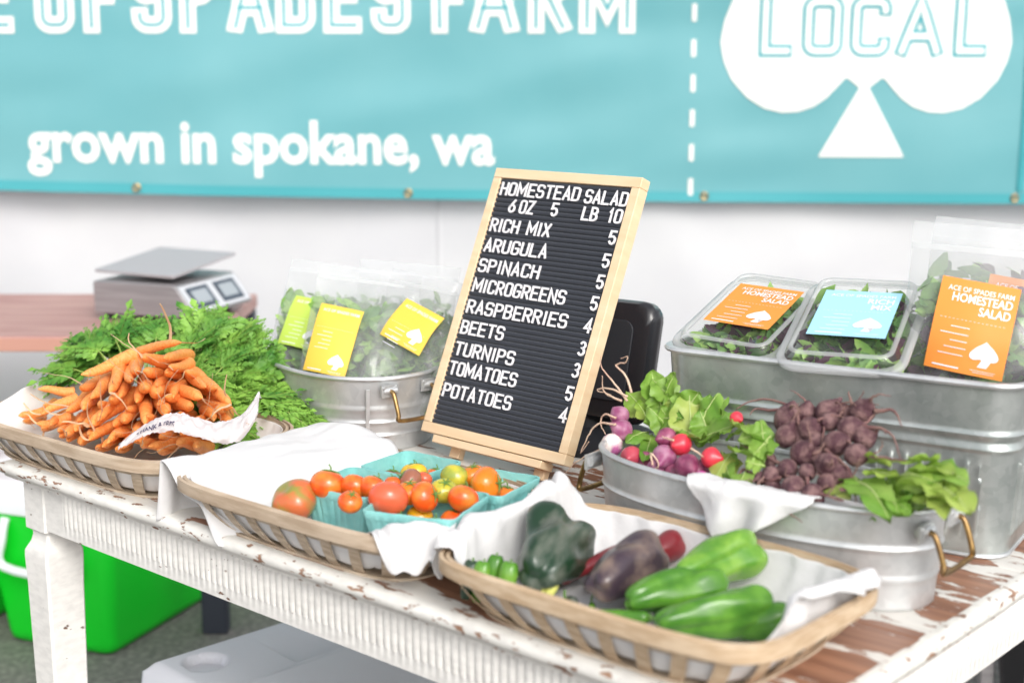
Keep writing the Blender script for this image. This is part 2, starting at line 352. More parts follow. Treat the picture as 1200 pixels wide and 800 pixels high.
def ribbon(mb, path, wd, z0, th, place, mi=0, cap=.0):
    """flat stroke of width wd with mitred corners, extruded from z0 by th; place(x,y,z) puts it"""
    closed = path[-1] is None; P = [Vector((a, b)) for a, b in (path[:-1] if closed else path)]
    Q = [P[0]]
    for p in P[1:]:
        if (p - Q[-1]).length > 1e-5: Q.append(p)
    if closed and (Q[0] - Q[-1]).length < 1e-5: Q.pop()
    P = Q; n = len(P)
    if not closed and cap:
        P[0] = P[0] - (P[1] - P[0]).normalized() * cap; P[-1] = P[-1] + (P[-1] - P[-2]).normalized() * cap
    Lt, Rt = [], []
    for i in range(n):
        a = P[i] - P[i - 1] if (closed or i > 0) else None; b = P[(i + 1) % n] - P[i] if (closed or i < n - 1) else None
        a = a.normalized() if a else b.normalized(); b = b.normalized() if b else a
        na = Vector((-a.y, a.x)); nb = Vector((-b.y, b.x)); mdir = na + nb
        if mdir.length < .05: mdir = na
        mdir.normalize(); k = 1 / max(.45, mdir.dot(na))
        Lt.append(P[i] + mdir * k * wd / 2); Rt.append(P[i] - mdir * k * wd / 2)
    vs = []
    for i in range(n):
        vs += [place(Lt[i].x, Lt[i].y, z0 + th), place(Rt[i].x, Rt[i].y, z0 + th), place(Lt[i].x, Lt[i].y, z0), place(Rt[i].x, Rt[i].y, z0)]
    fs = []
    for i in range(n if closed else n - 1):
        j = (i + 1) % n; A, B = i * 4, j * 4
        fs += [(A, A + 1, B + 1, B), (A + 2, A, B, B + 2), (A + 1, A + 3, B + 3, B + 1)]
    if not closed: fs += [(0, 2, 3, 1), (n * 4 - 4, n * 4 - 3, n * 4 - 1, n * 4 - 2)]
    mb.add(vs, fs, mi)
def dense(path, step):
    closed = path[-1] is None; P = path[:-1] if closed else path; out = []
    seq = P + [P[0]] if closed else P
    for a, b in zip(seq[:-1], seq[1:]):
        k = max(1, int(math.dist(a, b) / step))
        out += [(lerp(a[0], b[0], q / k), lerp(a[1], b[1], q / k)) for q in range(k)]
    return out + ([None] if closed else [P[-1]])
def text_tris(body, size=1., bold=0., align='LEFT', sx=1.):
    cu = bpy.data.curves.new('txt', 'FONT'); cu.body = body; cu.size = size; cu.offset = bold; cu.align_x = align; cu.resolution_u = 3
    ob = bpy.data.objects.new('txt', cu); COL.objects.link(ob)
    dg = bpy.context.evaluated_depsgraph_get(); dg.update()
    me = ob.evaluated_get(dg).to_mesh()
    vs = [(v.co.x * sx, v.co.y) for v in me.vertices]; fs = [tuple(p.vertices) for p in me.polygons]
    ob.evaluated_get(dg).to_mesh_clear()
    bpy.data.objects.remove(ob); bpy.data.curves.remove(cu)
    return vs, fs
SPADE = None
def spade_outline(w=1., h=1.):
    """spade emblem centred on x=0, foot at y=0"""
    half = [(0, .0), (.17, 0), (.05, .27), (.10, .31)] + [(.10 + .23 + .21 * math.cos(R(a)) , .43 + .17 * math.sin(R(a))) for a in (235, 260, 285, 310, 335, 0, 25)] + [(.44, .62), (.30, .77), (.12, .90), (0, 1.0)]
    pts = [(x, y) for x, y in half] + [(-x, y) for x, y in half[::-1][1:-1]]
    return [(x * w, y * h) for x, y in pts]
# ------------------------------------------------------------------ ground
g = MB(); g.grid(lambda a, b: Vector((lerp(-60, 60, a), lerp(-60, 60, b), 0)), 40, 40)
tag(g.build('ground', M['asphalt'], sm=False), 'grey asphalt of the market lot under the tables', 'ground', kind='structure')

# ------------------------------------------------------------------ tarp and banner
WY = 4.2
def bw(x, z): return .016 * math.sin(2.0 * x + .9 * z) + .010 * nz(x * 1.3 + 4, z * 1.9, .3) + .0085 * nz(x * 1.6 + z * 3.2, z * 6 - x * 1.6, 2.2) + .004 * nz(x * 5, z * 3, 8.)
def tw(x, z):
    d = .02 * nz(x * 1.1, z * .8, 5.1) + .006 * nz(x * 4 + z, z * 2.5, 9.) + .022 * abs(nz(x * 2.2 + z * .7, z * .9, 1.7)) + .006 * nz(x * 3 - z * 4, z * 5, 7.7)
    return d
t = thing('canopy_wall', 'white fabric side wall of the canopy hanging behind the stall, below the banner', 'tent wall', (0, WY + .07, 0))
w = MB(); w.grid(lambda a, b: Vector((lerp(-3.2, 3.2, a), tw(lerp(-3.2, 3.2, a), 2.7 * b), .02 + 2.68 * b)), 180, 90)
w.build('fabric', M['tarp'], t)
for sx in (-.215, 1.62, -2.0):
    w = MB(); w.grid(lambda a, b: Vector((sx - .006 + .012 * a, tw(sx, 2.7 * b) - .004 - .003 * math.sin(math.pi * a), .02 + 2.68 * b)), 3, 60)
    w.build('seam', M['tarp'], t)
XB = [-2.2, -1.48, -.888, -.247, .494, 1.453, 2.2]; ZB = [1.045, 1.024, 1.009, .995, .987, .984, .984]
def zb(x): return interp(x, XB, ZB)
ban = thing('banner', 'turquoise vinyl farm banner with white lettering and a white spade emblem', 'banner', (0, WY, 0))
X0, X1, ZT = -2.15, 2.1, 2.0
b = MB(); b.grid(lambda a, c: Vector((lerp(X0, X1, a), bw(lerp(X0, X1, a), lerp(zb(lerp(X0, X1, a)), ZT, c)), lerp(zb(lerp(X0, X1, a)), ZT, c))), 220, 60)
b.build('banner_sheet', M['teal'], ban)
b = MB(); b.grid(lambda a, c: Vector((lerp(X0, X1, a), bw(lerp(X0, X1, a), zb(lerp(X0, X1, a)) + .03 * c) - .0022, zb(lerp(X0, X1, a)) - .001 + .03 * c)), 220, 2)
b.build('hem', M['teal_hem'], ban)
b = MB(); b.grid(lambda a, c: Vector((1.452 + .022 * a, bw(1.452 + .022 * a, lerp(zb(1.46) + .036, ZT, c)) - .002 - .006 * math.sin(math.pi * a), lerp(zb(1.46) + .036, ZT, c))), 4, 40)
b.build('side_hem', M['teal_hem'], ban)
def onb(off):
    return lambda x, z, d=0.: Vector((x, bw(x, z) - off - d, z))
def banner_text(word, xs, ws, z0, h, wd, name, ms, inline, r=.17):
    mb = MB(); k = 0
    for ch, x, w_ in zip(word, xs, ws):
        for p in glyph(ch, (w_ - wd) / (h - wd), .14):
            p = [None if q is None else (x + wd / 2 + q[0] * (h - wd), z0 + wd / 2 + q[1] * (h - wd)) for q in p]
            p = dense(p, .03); off = .0018 + .00012 * (k % 5); k += 1
            ribbon(mb, p, wd, off, .0004, lambda a, c, d: Vector((a, bw(a, max(c, z0)) - d, max(c, z0))), 0, 0 if p[-1] is None else wd * .5)
            ribbon(mb, p, inline, off + .0012, .0004, lambda a, c, d: Vector((a, bw(a, c) - d, c)), 1, 0 if p[-1] is None else wd * .5 - wd * .28)
    return mb.build(name, ms, ban, sm=False)
hz = .205
banner_text('ACE', [-1.79, -1.655, -1.515], [.115, .11, .11], 1.465, hz, .046, 'lettering', [M['print'], M['teal_line']], .0095)
banner_text('OF', [-1.345, -1.208], [.112, .10], 1.465, hz, .046, 'lettering', [M['print'], M['teal_line']], .0095)
banner_text('SPADES', [-1.072 + .1345 * i for i in range(6)], [.112, .11, .125, .112, .108, .112], 1.465, hz, .046, 'lettering', [M['print'], M['teal_line']], .0095)
banner_text('FARM', [-.228, -.118, .045, .19], [.098, .136, .12, .16], 1.465, hz, .046, 'lettering', [M['print'], M['teal_line']], .0095)
vs, fs = text_tris('grown in spokane, wa', 1., .027)
w0 = max(v[0] for v in vs); k = 1.335 / w0
b = MB(); b.add([Vector((-1.385 + x * k, bw(-1.385 + x * k, 1.1 + y * k * 1.12) - .0025, lerp(1.108, 1.097, x / w0) + y * k * 1.12)) for x, y in vs], fs)
b.build('lettering', M['print'], ban, sm=False)
# dashed line
for i in range(9):
    b = MB(); z = 1.006 + i * .0985; b.grid(lambda a, c: onb(.003)(.511 + .013 * a - .0, z + .048 * c), 1, 3); b.build('dash', M['print'], ban, sm=False)
# big spade: lobes as vertical strips between a lower and an upper curve, the stem a triangle of its own
C0 = 1.003
LOW = [(0, 1.300), (.016, 1.315), (.052, 1.344), (.075, 1.318), (.105, 1.285), (.14, 1.26), (.185, 1.245), (.23, 1.243), (.28, 1.255), (.33, 1.285), (.375, 1.335), (.40, 1.39), (.409, 1.44)]
UPP = [(0, 1.965), (.12, 1.86), (.22, 1.76), (.31, 1.66), (.37, 1.58), (.40, 1.50), (.409, 1.44)]
mb = MB()
def lobes_pt(a, c):
    q = 2 * a - 1; x = abs(q) ** .8 * .409
    z = lerp(interp(x, *zip(*LOW)), interp(x, *zip(*UPP)), c); x = math.copysign(x, q) + C0
    return Vector((x, bw(x, z) - .0028, z))
mb.grid(lobes_pt, 120, 24)
def stem_pt(a, c):
    z = lerp(1.117, 1.318, c); x = C0 + (2 * a - 1) * lerp(.122, .010, c); return Vector((x, bw(x, z) - .0029, z))
mb.grid(stem_pt, 8, 12)
e = mb.build('spade_emblem', M['print'], ban, sm=False)
mb = MB(); k = 0
for ch, x, w_ in zip('LOCAL', (.703, .824, .958, 1.088, 1.249), (.092, .110, .110, .127, .092)):
    for p in glyph(ch, (w_ - .03) / .135, .15):
        p = [None if q is None else (x + .015 + q[0] * .135, 1.401 + .015 + q[1] * .135) for q in p]
        p = dense(p, .03); off = .0040 + .00012 * (k % 5); k += 1
        ribbon(mb, p, .036, off, .0004, lambda a, c, d: Vector((a, bw(a, c) - d, c)), 0, 0 if p[-1] is None else .015)
        ribbon(mb, p, .0165, off + .0012, .0004, lambda a, c, d: Vector((a, bw(a, c) - d, c)), 1, 0 if p[-1] is None else .008)
mb.build('lettering', [M['teal_line'], M['print']], e, sm=False)
for gx in (-1.08, -.301, .558, 1.449, -1.86):
    z = zb(gx) + .016; b = MB()
    ring = []
    for rr, yy in ((.005, 0), (.006, -.003), (.009, -.004), (.0125, -.002), (.013, .001)):
        ring.append([Vector((gx + rr * math.cos(a), bw(gx, z) - .003 + yy, z + rr * math.sin(a))) for a in [2 * math.pi * q / 16 for q in range(16)]])
    b.rings(ring, caps=(False, False)); b.build('grommet', M['brass'], ban)

# ------------------------------------------------------------------ the peeling table
TL, TD = 1.433, .86
tab = thing('table', 'distressed white painted wooden table with peeling top and fluted apron', 'table', T(0, 0, -TZ), TA)
tb = MB()
nb = 6; pw = (TD - .012) / nb
for i in range(nb):
    y0 = .006 + i * pw
    tb.box(((TL) / 2, y0 + pw / 2, TZ - .0105), (TL - .012, pw - .0016, .021))
tb.build('tabletop', M['top'], tab, bevel=.0012)
# moulded lip: a nosing swept round the four edges
lip = MB(); prof = [(.012, .0005), (.004, .001), (-.004, -.001), (-.008, -.006), (-.0085, -.011), (-.006, -.017), (-.001, -.0195), (.0, -.024), (.012, -.0245)]
def corner(off): return [(off, off), (TL - off, off), (TL - off, TD - off), (off, TD - off)]
cs = []
for o_, z_ in prof:
    ring = []
    q = corner(o_)
    for i in range(4):
        a, c = q[i], q[(i + 1) % 4]
        for s_ in range(40):
            x, y = lerp(a[0], c[0], s_ / 40), lerp(a[1], c[1], s_ / 40); j = .0012 * nz(x * 14, y * 14, z_ * 60)
            ring.append(Vector((x + (j if i in (1, 3) else 0), y + (j if i in (0, 2) else 0), TZ + z_ + .0008 * nz(x * 20, y * 20, 3))))
    cs.append(ring)
lip.rings(cs, caps=(False, False)); lip.build('edge_moulding', M['paint_lip'], tab, ang=60)
AT, AB = TZ - .0245, TZ - .104
def flute(s, amp=.0052, pitch=.0128):
    return amp * abs(math.sin(math.pi * s / pitch)) ** .55
def apron_face(fn, L, plain):
    """front surface of an apron: reeds between the plain ends, plain strip at the bottom"""
    n = int(L / .0016); zs = [AB, AB + .0005, AB + .0185, AB + .0195, AB + .021, AT - .006, AT - .0035, AT]
    dz = [0, .0035, .0035, .0015, 0, 0, .002, .002]
    vs = []; 
    for i in range(n + 1):
        s = L * i / n; inside = plain < s < L - plain
        for j, z in enumerate(zs):
            out = dz[j]
            if inside and j in (3, 4, 5, 6): out = flute(s - plain) * (1 if j in (4, 5) else .5) + (dz[j] if j == 3 else 0)
            elif j in (3, 4, 5, 6): out = .0035
            vs.append(fn(s, out, z))
    m = len(zs); fs = [(i * m + j, (i + 1) * m + j, (i + 1) * m + j + 1, i * m + j + 1) for i in range(n) for j in range(m - 1)]
    return vs, fs
LG = .062
ap = MB(); vs, fs = apron_face(lambda s, o_, z: Vector((.018 + LG + s, .024 - o_, z)), TL - .036 - 2 * LG, .05); ap.add(vs, fs)
ap.box((TL / 2, .034, (AT + AB) / 2), (TL - .036 - 2 * LG, .018, AT - AB - .001)); ap.build('apron', M['paint'], tab, ang=50)
ap = MB(); vs, fs = apron_face(lambda s, o_, z: Vector((TL - .024 + o_, .018 + LG + s, z)), TD - .036 - 2 * LG, .03); ap.add(vs, fs)
ap.box((TL - .034, TD / 2, (AT + AB) / 2), (.018, TD - .036 - 2 * LG, AT - AB - .001)); ap.build('apron', M['paint'], tab, ang=50)
ap = MB(); ap.box((.034, TD / 2, (AT + AB) / 2), (.02, TD - .036 - 2 * LG, AT - AB)); ap.build('apron', M['paint'], tab)
ap = MB(); ap.box((TL / 2, TD - .034, (AT + AB) / 2), (TL - .036 - 2 * LG, .02, AT - AB)); ap.build('apron', M['paint'], tab)
for lx in (.018 + LG / 2, TL - .018 - LG / 2):
    for ly in (.018 + LG / 2, TD - .018 - LG / 2):
        pr = [(.031, AT), (.031, AB - .004), (.029, AB - .006), (.0235, AB - .010), (.0235, AB - .016), (.026, AB - .026), (.031, AB - .036), (.034, AB - .042), (.0345, AB - .052), (.033, AB - .10), (.031, .40), (.027, .2), (.024, .05), (.024, .0)]
        lg = MB(); rs = []
        for h, z in pr:
            c = min(.004, h * .15)
            rs.append([Vector((lx + x, ly + y, z)) for x, y in ((h, -h + c), (h, h - c), (h - c, h), (-h + c, h), (-h, h - c), (-h, -h + c), (-h + c, -h), (h - c, -h))])
        lg.rings(rs); lg.build('leg', M['paint'], tab, ang=25)

# ------------------------------------------------------------------ back table with the scale
bt = thing('back_table', 'brown wooden table standing against the white tent wall, holding the scale', 'table', (-1.68, 3.62, 0), R(0))
b = MB(); b.box((0, 0, .742), (1.96, .64, .036)); b.build('tabletop', M['brown_top'], bt, bevel=.004)
b = MB(); b.box((0, -.3215, .742), (1.962, .004, .03)); b.build('edge_band', M['brown_edge'], bt)
for x in (-.93, .948):
    for y in (-.22, .28):
        b = MB(); b.box((x, y, .362), (.062, .05, .722)); b.build('leg', M['navy'], bt, bevel=.004)
sc = thing('kitchen_scale', 'grey steel price scale with a square weighing plate on the brown table', 'scale', (-.868, 3.60, .76), R(-21))
b = MB(); rs = []
# body: long box with a sloped display end
P2 = [(-.125, .018), (.105, .018), (.158, .022), (.163, .030), (.112, .094), (.104, .098), (-.122, .098), (-.126, .092)]
b.rings([[Vector((x, y, z)) for x, z in P2] for y in (-.125, .14)]); b.build('body', M['steel'], sc, bevel=.003)
b = MB(); sl_ = (Vector((.112, 0, .094)), Vector((.163, 0, .030)))
def on_slope(y, t_, d): 
    p = sl_[0].lerp(sl_[1], t_); n_ = Vector((.064, 0, .051)).normalized(); return Vector((p.x, y, p.z)) + n_ * d
b.add([on_slope(-.12, .03, .001), on_slope(.135, .03, .001), on_slope(.135, .97, .001), on_slope(-.12, .97, .001)], [(0, 1, 2, 3)]); b.build('display_panel', M['panel'], sc, sm=False)
for y0, y1 in ((-.10, -.005), (.02, .115)):
    b = MB(); b.add([on_slope(y0, .14, .002), on_slope(y1, .14, .002), on_slope(y1, .86, .002), on_slope(y0, .86, .002)], [(0, 1, 2, 3)]); d_ = b.build('display', M['lcdframe'], sc, sm=False)
    b = MB(); b.add([on_slope(y0 + .014, .26, .003), on_slope(y1 - .014, .26, .003), on_slope(y1 - .014, .72, .003), on_slope(y0 + .014, .72, .003)], [(0, 1, 2, 3)]); b.build('screen', M['lcd'], d_, sm=False)
b = MB(); b.tube([(0, .01, .098), (0, .01, .123)], [.028, .022], 16); b.box((0, .01, .114), (.10, .10, .006)); b.build('plate_support', M['blackmatte'], sc)
b = MB(); rr_ = rrect(.126, .122, .006); tilt = Matrix.Rotation(R(7), 4, 'X')
b.rings([[tilt @ Vector((x, y, z)) + Vector((-.005, .01, .132)) for x, y in rr_] for z in (-.0035, .0035)]); b.build('weighing_plate', M['plate'], sc, bevel=.001, rotz=R(-7))
for x in (-.10, .10):
    for y in (-.10, .115):
        b = MB(); b.tube([(x, y, 0), (x, y, .019)], [.012, .010], 14); b.build('foot', M['blackmatte'], sc)

# ------------------------------------------------------------------ coolers under the tables
def cooler(loc, rz, L, W, H, body, lid, label, group=None, handle=True):
    c = thing('cooler', label, 'cooler', loc, rz, group)
    b = MB(); rs = []
    for z, k in ((0, .05), (.012, .034), (.03, .03), (H * .5, .014), (H * .985, .0), (H, .0)):
        rs.append([Vector((x, y, z)) for x, y in rrect(L / 2 - k, W / 2 - k, .035 - k * .2)])
    b.rings(rs); b.build('body', body, c, ang=50)
    b = MB(); rs = []
    for z, k in ((H + .001, .002), (H + .004, -.006), (H + .05, -.008), (H + .068, -.002), (H + .078, .012), (H + .08, .03), (H + .074, .05), (H + .074, .08)):
        rs.append([Vector((x, y, z)) for x, y in rrect(L / 2 - k, W / 2 - k, max(.012, .04 - k * .2))])
    b.rings(rs); b.build('lid', lid, c, ang=50)
    if handle:
        for sx in (-1, 1):
            b = MB(); x = sx * L / 2
            b.tube(catmull([(x + sx * .006, -.10, H - .005), (x + sx * .022, -.10, H - .05), (x + sx * .026, -.095, H - .12), (x + sx * .026, .095, H - .12), (x + sx * .022, .10, H - .05), (x + sx * .006, .10, H - .005)], 5), .011, 8)
            b.build('handle', M['coolerwhite'], c)
    return c
cooler((-.946, 3.655, 0), R(69), .86, .37, .335, M['green'], M['coolerwhite'], 'bright green cooler with a white lid, the larger one in view under the brown table', handle=True)
cooler((-1.43, 3.57, 0), R(69), .80, .37, .335, M['green'], M['coolerwhite'], 'second bright green cooler, only a sliver of it at the far left edge', handle=False)
# white cooler with moulded lid below the front table
wc = thing('cooler', 'white cooler with cup holders in its lid standing under the peeling table', 'cooler', (-.235, 2.235, 0), R(-46.5))
L_, W_, H_ = .80, .40, .27
b = MB(); rs = []
for z, k in ((0, .05), (.015, .035), (H_ * .98, .0), (H_, .0)):
    rs.append([Vector((x, y, z)) for x, y in rrect(L_ / 2 - k, W_ / 2 - k, .03)])
b.rings(rs); b.build('body', M['coolerwhite'], wc, ang=50)
def lid_h(x, y):
    ex = min(L_ / 2 - abs(x), W_ / 2 - abs(y)); z = H_ + .085 - .02 * (1 - smooth(0, .028, ex)) - .065 * (1 - smooth(-.001, .004, ex))
    for cx, cy in ((-.315, -.115), (.315, -.115), (.315, .115)):
        z -= .016 * (1 - smooth(.034, .040, math.hypot(x - cx, y - cy)))
    dx, dy = abs(x + .285) - .075, abs(y - .075) - .07
    z -= .014 * (1 - smooth(-.004, .006, max(dx, dy))) * smooth(-.36, -.20, x)
    z += .010 * smooth(-.190, -.172, x) * (1 - smooth(.172, .190, x)) 
    return z
b = MB(); NX, NY = 160, 90
b.grid(lambda a, c: Vector((lerp(-L_ / 2 - .004, L_ / 2 + .004, a), lerp(-W_ / 2 - .004, W_ / 2 + .004, c), lid_h(lerp(-L_ / 2 - .004, L_ / 2 + .004, a), lerp(-W_ / 2 - .004, W_ / 2 + .004, c)))), NX, NY)
b.build('lid', M['coolergrey'], wc, ang=60)
b = MB(); b.tube([(-L_ / 2 - .004, -.06, H_ - .03), (-L_ / 2 - .03, -.06, H_ - .05), (-L_ / 2 - .03, .06, H_ - .05), (-L_ / 2 - .004, .06, H_ - .03)], .009, 8); b.build('handle', M['coolerwhite'], wc)
# dark bin at the right
bn = thing('storage_bin', 'black plastic bin on the asphalt behind the right end of the table', 'bin', (1.27, 2.93, 0), R(30))
b = MB(); rs = [[Vector((x, y, z)) for x, y in rrect(.20 + k, .16 + k, .035)] for z, k in ((0, -.03), (.02, -.025), (.30, 0), (.30, .014), (.335, .016), (.337, .006), (.325, .0), (.05, -.03))]
b.rings(rs); b.build('body', M['black'], bn, ang=40)
b = MB(); b.rings([[Vector((x, y, z)) for x, y in rrect(.204, .164, .03)] for z in (.338, .352)]); b.build('lid', M['blackmatte'], bn, bevel=.004)
cl = thing('steel_post', 'short grey steel post standing on the asphalt beside the black bin', 'post', (1.035, 2.98, 0), 0)
b = MB(); b.box((0, 0, .27), (.03, .03, .53)); b.build('pole', M['steel'], cl, bevel=.003)
b = MB(); b.rings([[Vector((x, y, z)) for x, y in rrect(.05, .05, .01)] for z in (0, .006)]); b.build('foot_plate', M['steel'], cl, bevel=.001)
# ------------------------------------------------------------------ splint baskets
BH, BZ = .068, .003
def bdim(L, W, t):
    """half sizes of the basket wall at height fraction t"""
    k = math.sin(t * math.pi / 2) ** .8
    return lerp(L / 2 - .045, L / 2 - .004, k), lerp(W / 2 - .04, W / 2 - .004, k)
def per_th(a, b, n, e=5.):
    """angles spaced evenly along a superellipse"""
    N = 720; P = [sup(a, b, 2 * math.pi * i / N, e) for i in range(N + 1)]; L = [0]
    for i in range(N): L.append(L[-1] + math.dist(P[i], P[i + 1]))
    out = []; j = 0
    for k in range(n):
        d = L[-1] * k / n
        while L[j + 1] < d: j += 1
        out.append(2 * math.pi * (j + (d - L[j]) / max(1e-9, L[j + 1] - L[j])) / N)
    return out
def basket(loc, rz, L, W, label, warm=False, sag=.0):
    t = thing('basket', label, 'basket', loc, rz, 'splint baskets along the table front')
    rm = M['splint_warm'] if warm else M['splint_rim']
    nR = 28; ths = per_th(L / 2, W / 2, nR)
    per = 2 * (L + W); hw = .0085
    b = MB()
    for i, th in enumerate(ths):      # upright splints, each bent from the base up to the rim
        rs = []
        x, y = sup(L / 2, W / 2, th); x2, y2 = sup(L / 2, W / 2, th + .02); tx, ty = (x2 - x, y2 - y); q = math.hypot(tx, ty); tx, ty = tx / q, ty / q
        nx_, ny_ = ty, -tx; wob = rnd.uniform(-.003, .003)
        for k in range(9):
            f = k / 8; a_, b_ = bdim(L, W, f); px, py = sup(a_, b_, th)
            z = BZ + f * (BH - .004); px += tx * wob * (1 - f); py += ty * wob * (1 - f)
            rs.append([Vector((px + tx * s_ * hw + nx_ * d, py + ty * s_ * hw + ny_ * d, z)) for s_, d in ((-1, 0), (1, 0), (1, -.0016), (-1, -.0016))])
        b.rings(rs)
    b.build('upright_splints', M['splint_warm'] if warm else M['splint'], t, ang=30)
    b = MB(); N = 120; tt = per_th(L / 2, W / 2, N)
    for f0, f1, inn in ((.60, .72, .002), ):   # one woven band passing before and behind the uprights
        rs = []
        for f, o_ in ((f0, 0), (f1, 0), (f1, .0014), (f0, .0014)):
            a_, b_ = bdim(L, W, f); rs.append([Vector((*sup(a_ - o_ - .0034, b_ - o_ - .0034, th), BZ + f * (BH - .004))) for th in tt])
        b.rings(rs + [rs[0]], caps=(False, False))
    b.build('weaver_band', M['splint'], t, ang=30)
    b = MB()                                    # base
    for z0, z1, in ((.0, .003),):
        a_, b_ = bdim(L, W, 0); b.rings([[Vector((*sup(a_ + .004, b_ + .004, th), z)) for th in tt] for z in (z0, z1)])
    b.build('base', M['splint'], t, ang=30)
    for nm, o0, o1, z0, z1 in (('outer_rim', .0005, .0045, BH - .0175, BH + .001), ('inner_rim', -.0055, -.002, BH - .015, BH + .0005)):
        b = MB(); rs = []
        for o_, z in ((o0, z0), (o1, z0 + .001), (o1 + .0006, (z0 + z1) / 2), (o1, z1 - .001), (o0, z1)):
            rs.append([Vector((*sup(L / 2 + o_, W / 2 + o_, th), z + .0015 * math.sin(th * 2 + L * 9) + .0015 * nz(math.cos(th) * 1.5, math.sin(th) * 1.5, L * 7))) for th in tt])
        b.rings(rs + [rs[0]], caps=(False, False)); b.build(nm, rm, t, ang=30)
    return t
TB = [T(.145, .135, 0), T(.685, .130, 0), T(1.174, .128, 0)]
BR = [TA + R(1.5), TA + R(.5), TA - R(.5)]
BL = [(.53, .31), (.475, .305), (.447, .305)]
basket(TB[0], BR[0], *BL[0], 'grey brown splint basket heaped with carrots, overhanging the left table corner')
basket(TB[1], BR[1], *BL[1], 'grey brown splint basket holding the teal boxes of tomatoes')
basket(TB[2], BR[2], *BL[2], 'light brown splint basket holding the peppers at the right front', warm=True)

def liner(i, label, m, over, bunch, seed=0., amp=.0035, name='cloth_liner', nR=26, NT=150):
    """cloth pressed into a basket: floor, walls, then over the rim as far as over(th) and heaped by bunch(th)"""
    L, W = BL[i]; tt = per_th(L / 2, W / 2, NT); rs = []
    for k in range(nR + 1):
        ring = []
        for th in tt:
            ov = over(th); bu = bunch(th)
            a0, b0 = bdim(L, W, 0); fl = .10; wall = .075
            d = (k / nR) * (fl + wall * (1 if ov > 0 else .86) + max(0, ov))
            if d < fl:
                f = d / fl; x, y = sup((a0 - .006) * f, (b0 - .006) * f, th); z = BZ + .004 + .008 * (.5 + nz(x * 14, y * 14, seed)) * f + .006 * abs(nz(x * 22 + y * 9, y * 20, seed + 3)) * f ; g_ = .3
            elif d < fl + wall:
                f = (d - fl) / wall; a_, b_ = bdim(L, W, f); x, y = sup(a_ - .0050, b_ - .0050, th); z = BZ + .003 + f * (BH + .002); g_ = .5 + f * .6 * (1 if ov > 0 else .2)
            else:
                f = (d - fl - wall); h = min(1, f / .022); x, y = sup(L / 2 - .006 + .019 * math.sin(h * math.pi / 2) + .10 * max(0, f - .022), W / 2 - .006 + .019 * math.sin(h * math.pi / 2) + .10 * max(0, f - .022), th)
                z = BH + .004 + .007 * math.sin(h * math.pi) - max(0, f - .016) * .93; g_ = 1.4
            s_ = th * 9
            fold = math.sin(th * 31 + 3 * nz(th * 5, seed)) * .6 + nz(th * 11, d * 24, seed) * 1.3
            rad = math.hypot(x, y) + 1e-4; q = 1 + g_ * amp * fold / rad
            if d > fl + wall * .5:
                z += bu * smooth(fl + wall * .3, fl + wall * .95, d) * (1 - .75 * smooth(fl + wall + .01, fl + wall + .05, d)) * (1 + .55 * nz(th * 14, d * 20, seed + 4))
                z += g_ * .004 * nz(th * 12, d * 50, seed + 8)
                q -= bu * .55 * smooth(fl + wall * .3, fl + wall, d) * (1 - smooth(fl + wall + .01, fl + wall + .05, d)) / rad
                q = max(q, .985 if d > fl + wall + .008 and bu < .004 else 0)
            ring.append(Vector((x * q, y * q, z)))
        rs.append(ring)
    b = MB(); b.rings(rs, caps=(True, False)); o = b.build(name, m, sm=True, loc=TB[i], rotz=BR[i], ang=180)
    md = o.modifiers.new('solid', 'SOLIDIFY'); md.thickness = .0012; md.offset = 1
    ss = o.modifiers.new('sub', 'SUBSURF'); ss.levels = 1; ss.render_levels = 1
    return tag(o, label, 'cloth')
def sector(th, c, w, s=.25):
    d = abs((th - R(c) + math.pi) % (2 * math.pi) - math.pi); return 1 - smooth(R(w) - s, R(w) + s, d)
liner(0, 'pale cloth lining the carrot basket, rising at its left end', M['linen'], lambda th: -1 + 1.0 * 0, lambda th: .034 * sector(th, 172, 12, .15), 1.)
liner(1, 'white cloth lining the tomato basket and hanging over its right front corner', M['whitecloth'],
      lambda th: .060 * sector(th, -32, 24, .12) * (1 + .16 * math.sin(th * 21) + .25 * nz(th * 6, 2)) or -1, lambda th: .014 * sector(th, -32, 22), 2.)
liner(2, 'white cloth lining the pepper basket, bunched up at its left end and right corner', M['whitecloth'],
      lambda th: max(.060 * sector(th, 183, 26, .15) * (1 + .4 * math.sin(th * 19)), .028 * sector(th, 12, 14, .12)) or -1, lambda th: .020 * sector(th, 188, 22) + .034 * sector(th, 160, 14, .2) + .020 * sector(th, 6, 16, .2), 3., amp=.0065)
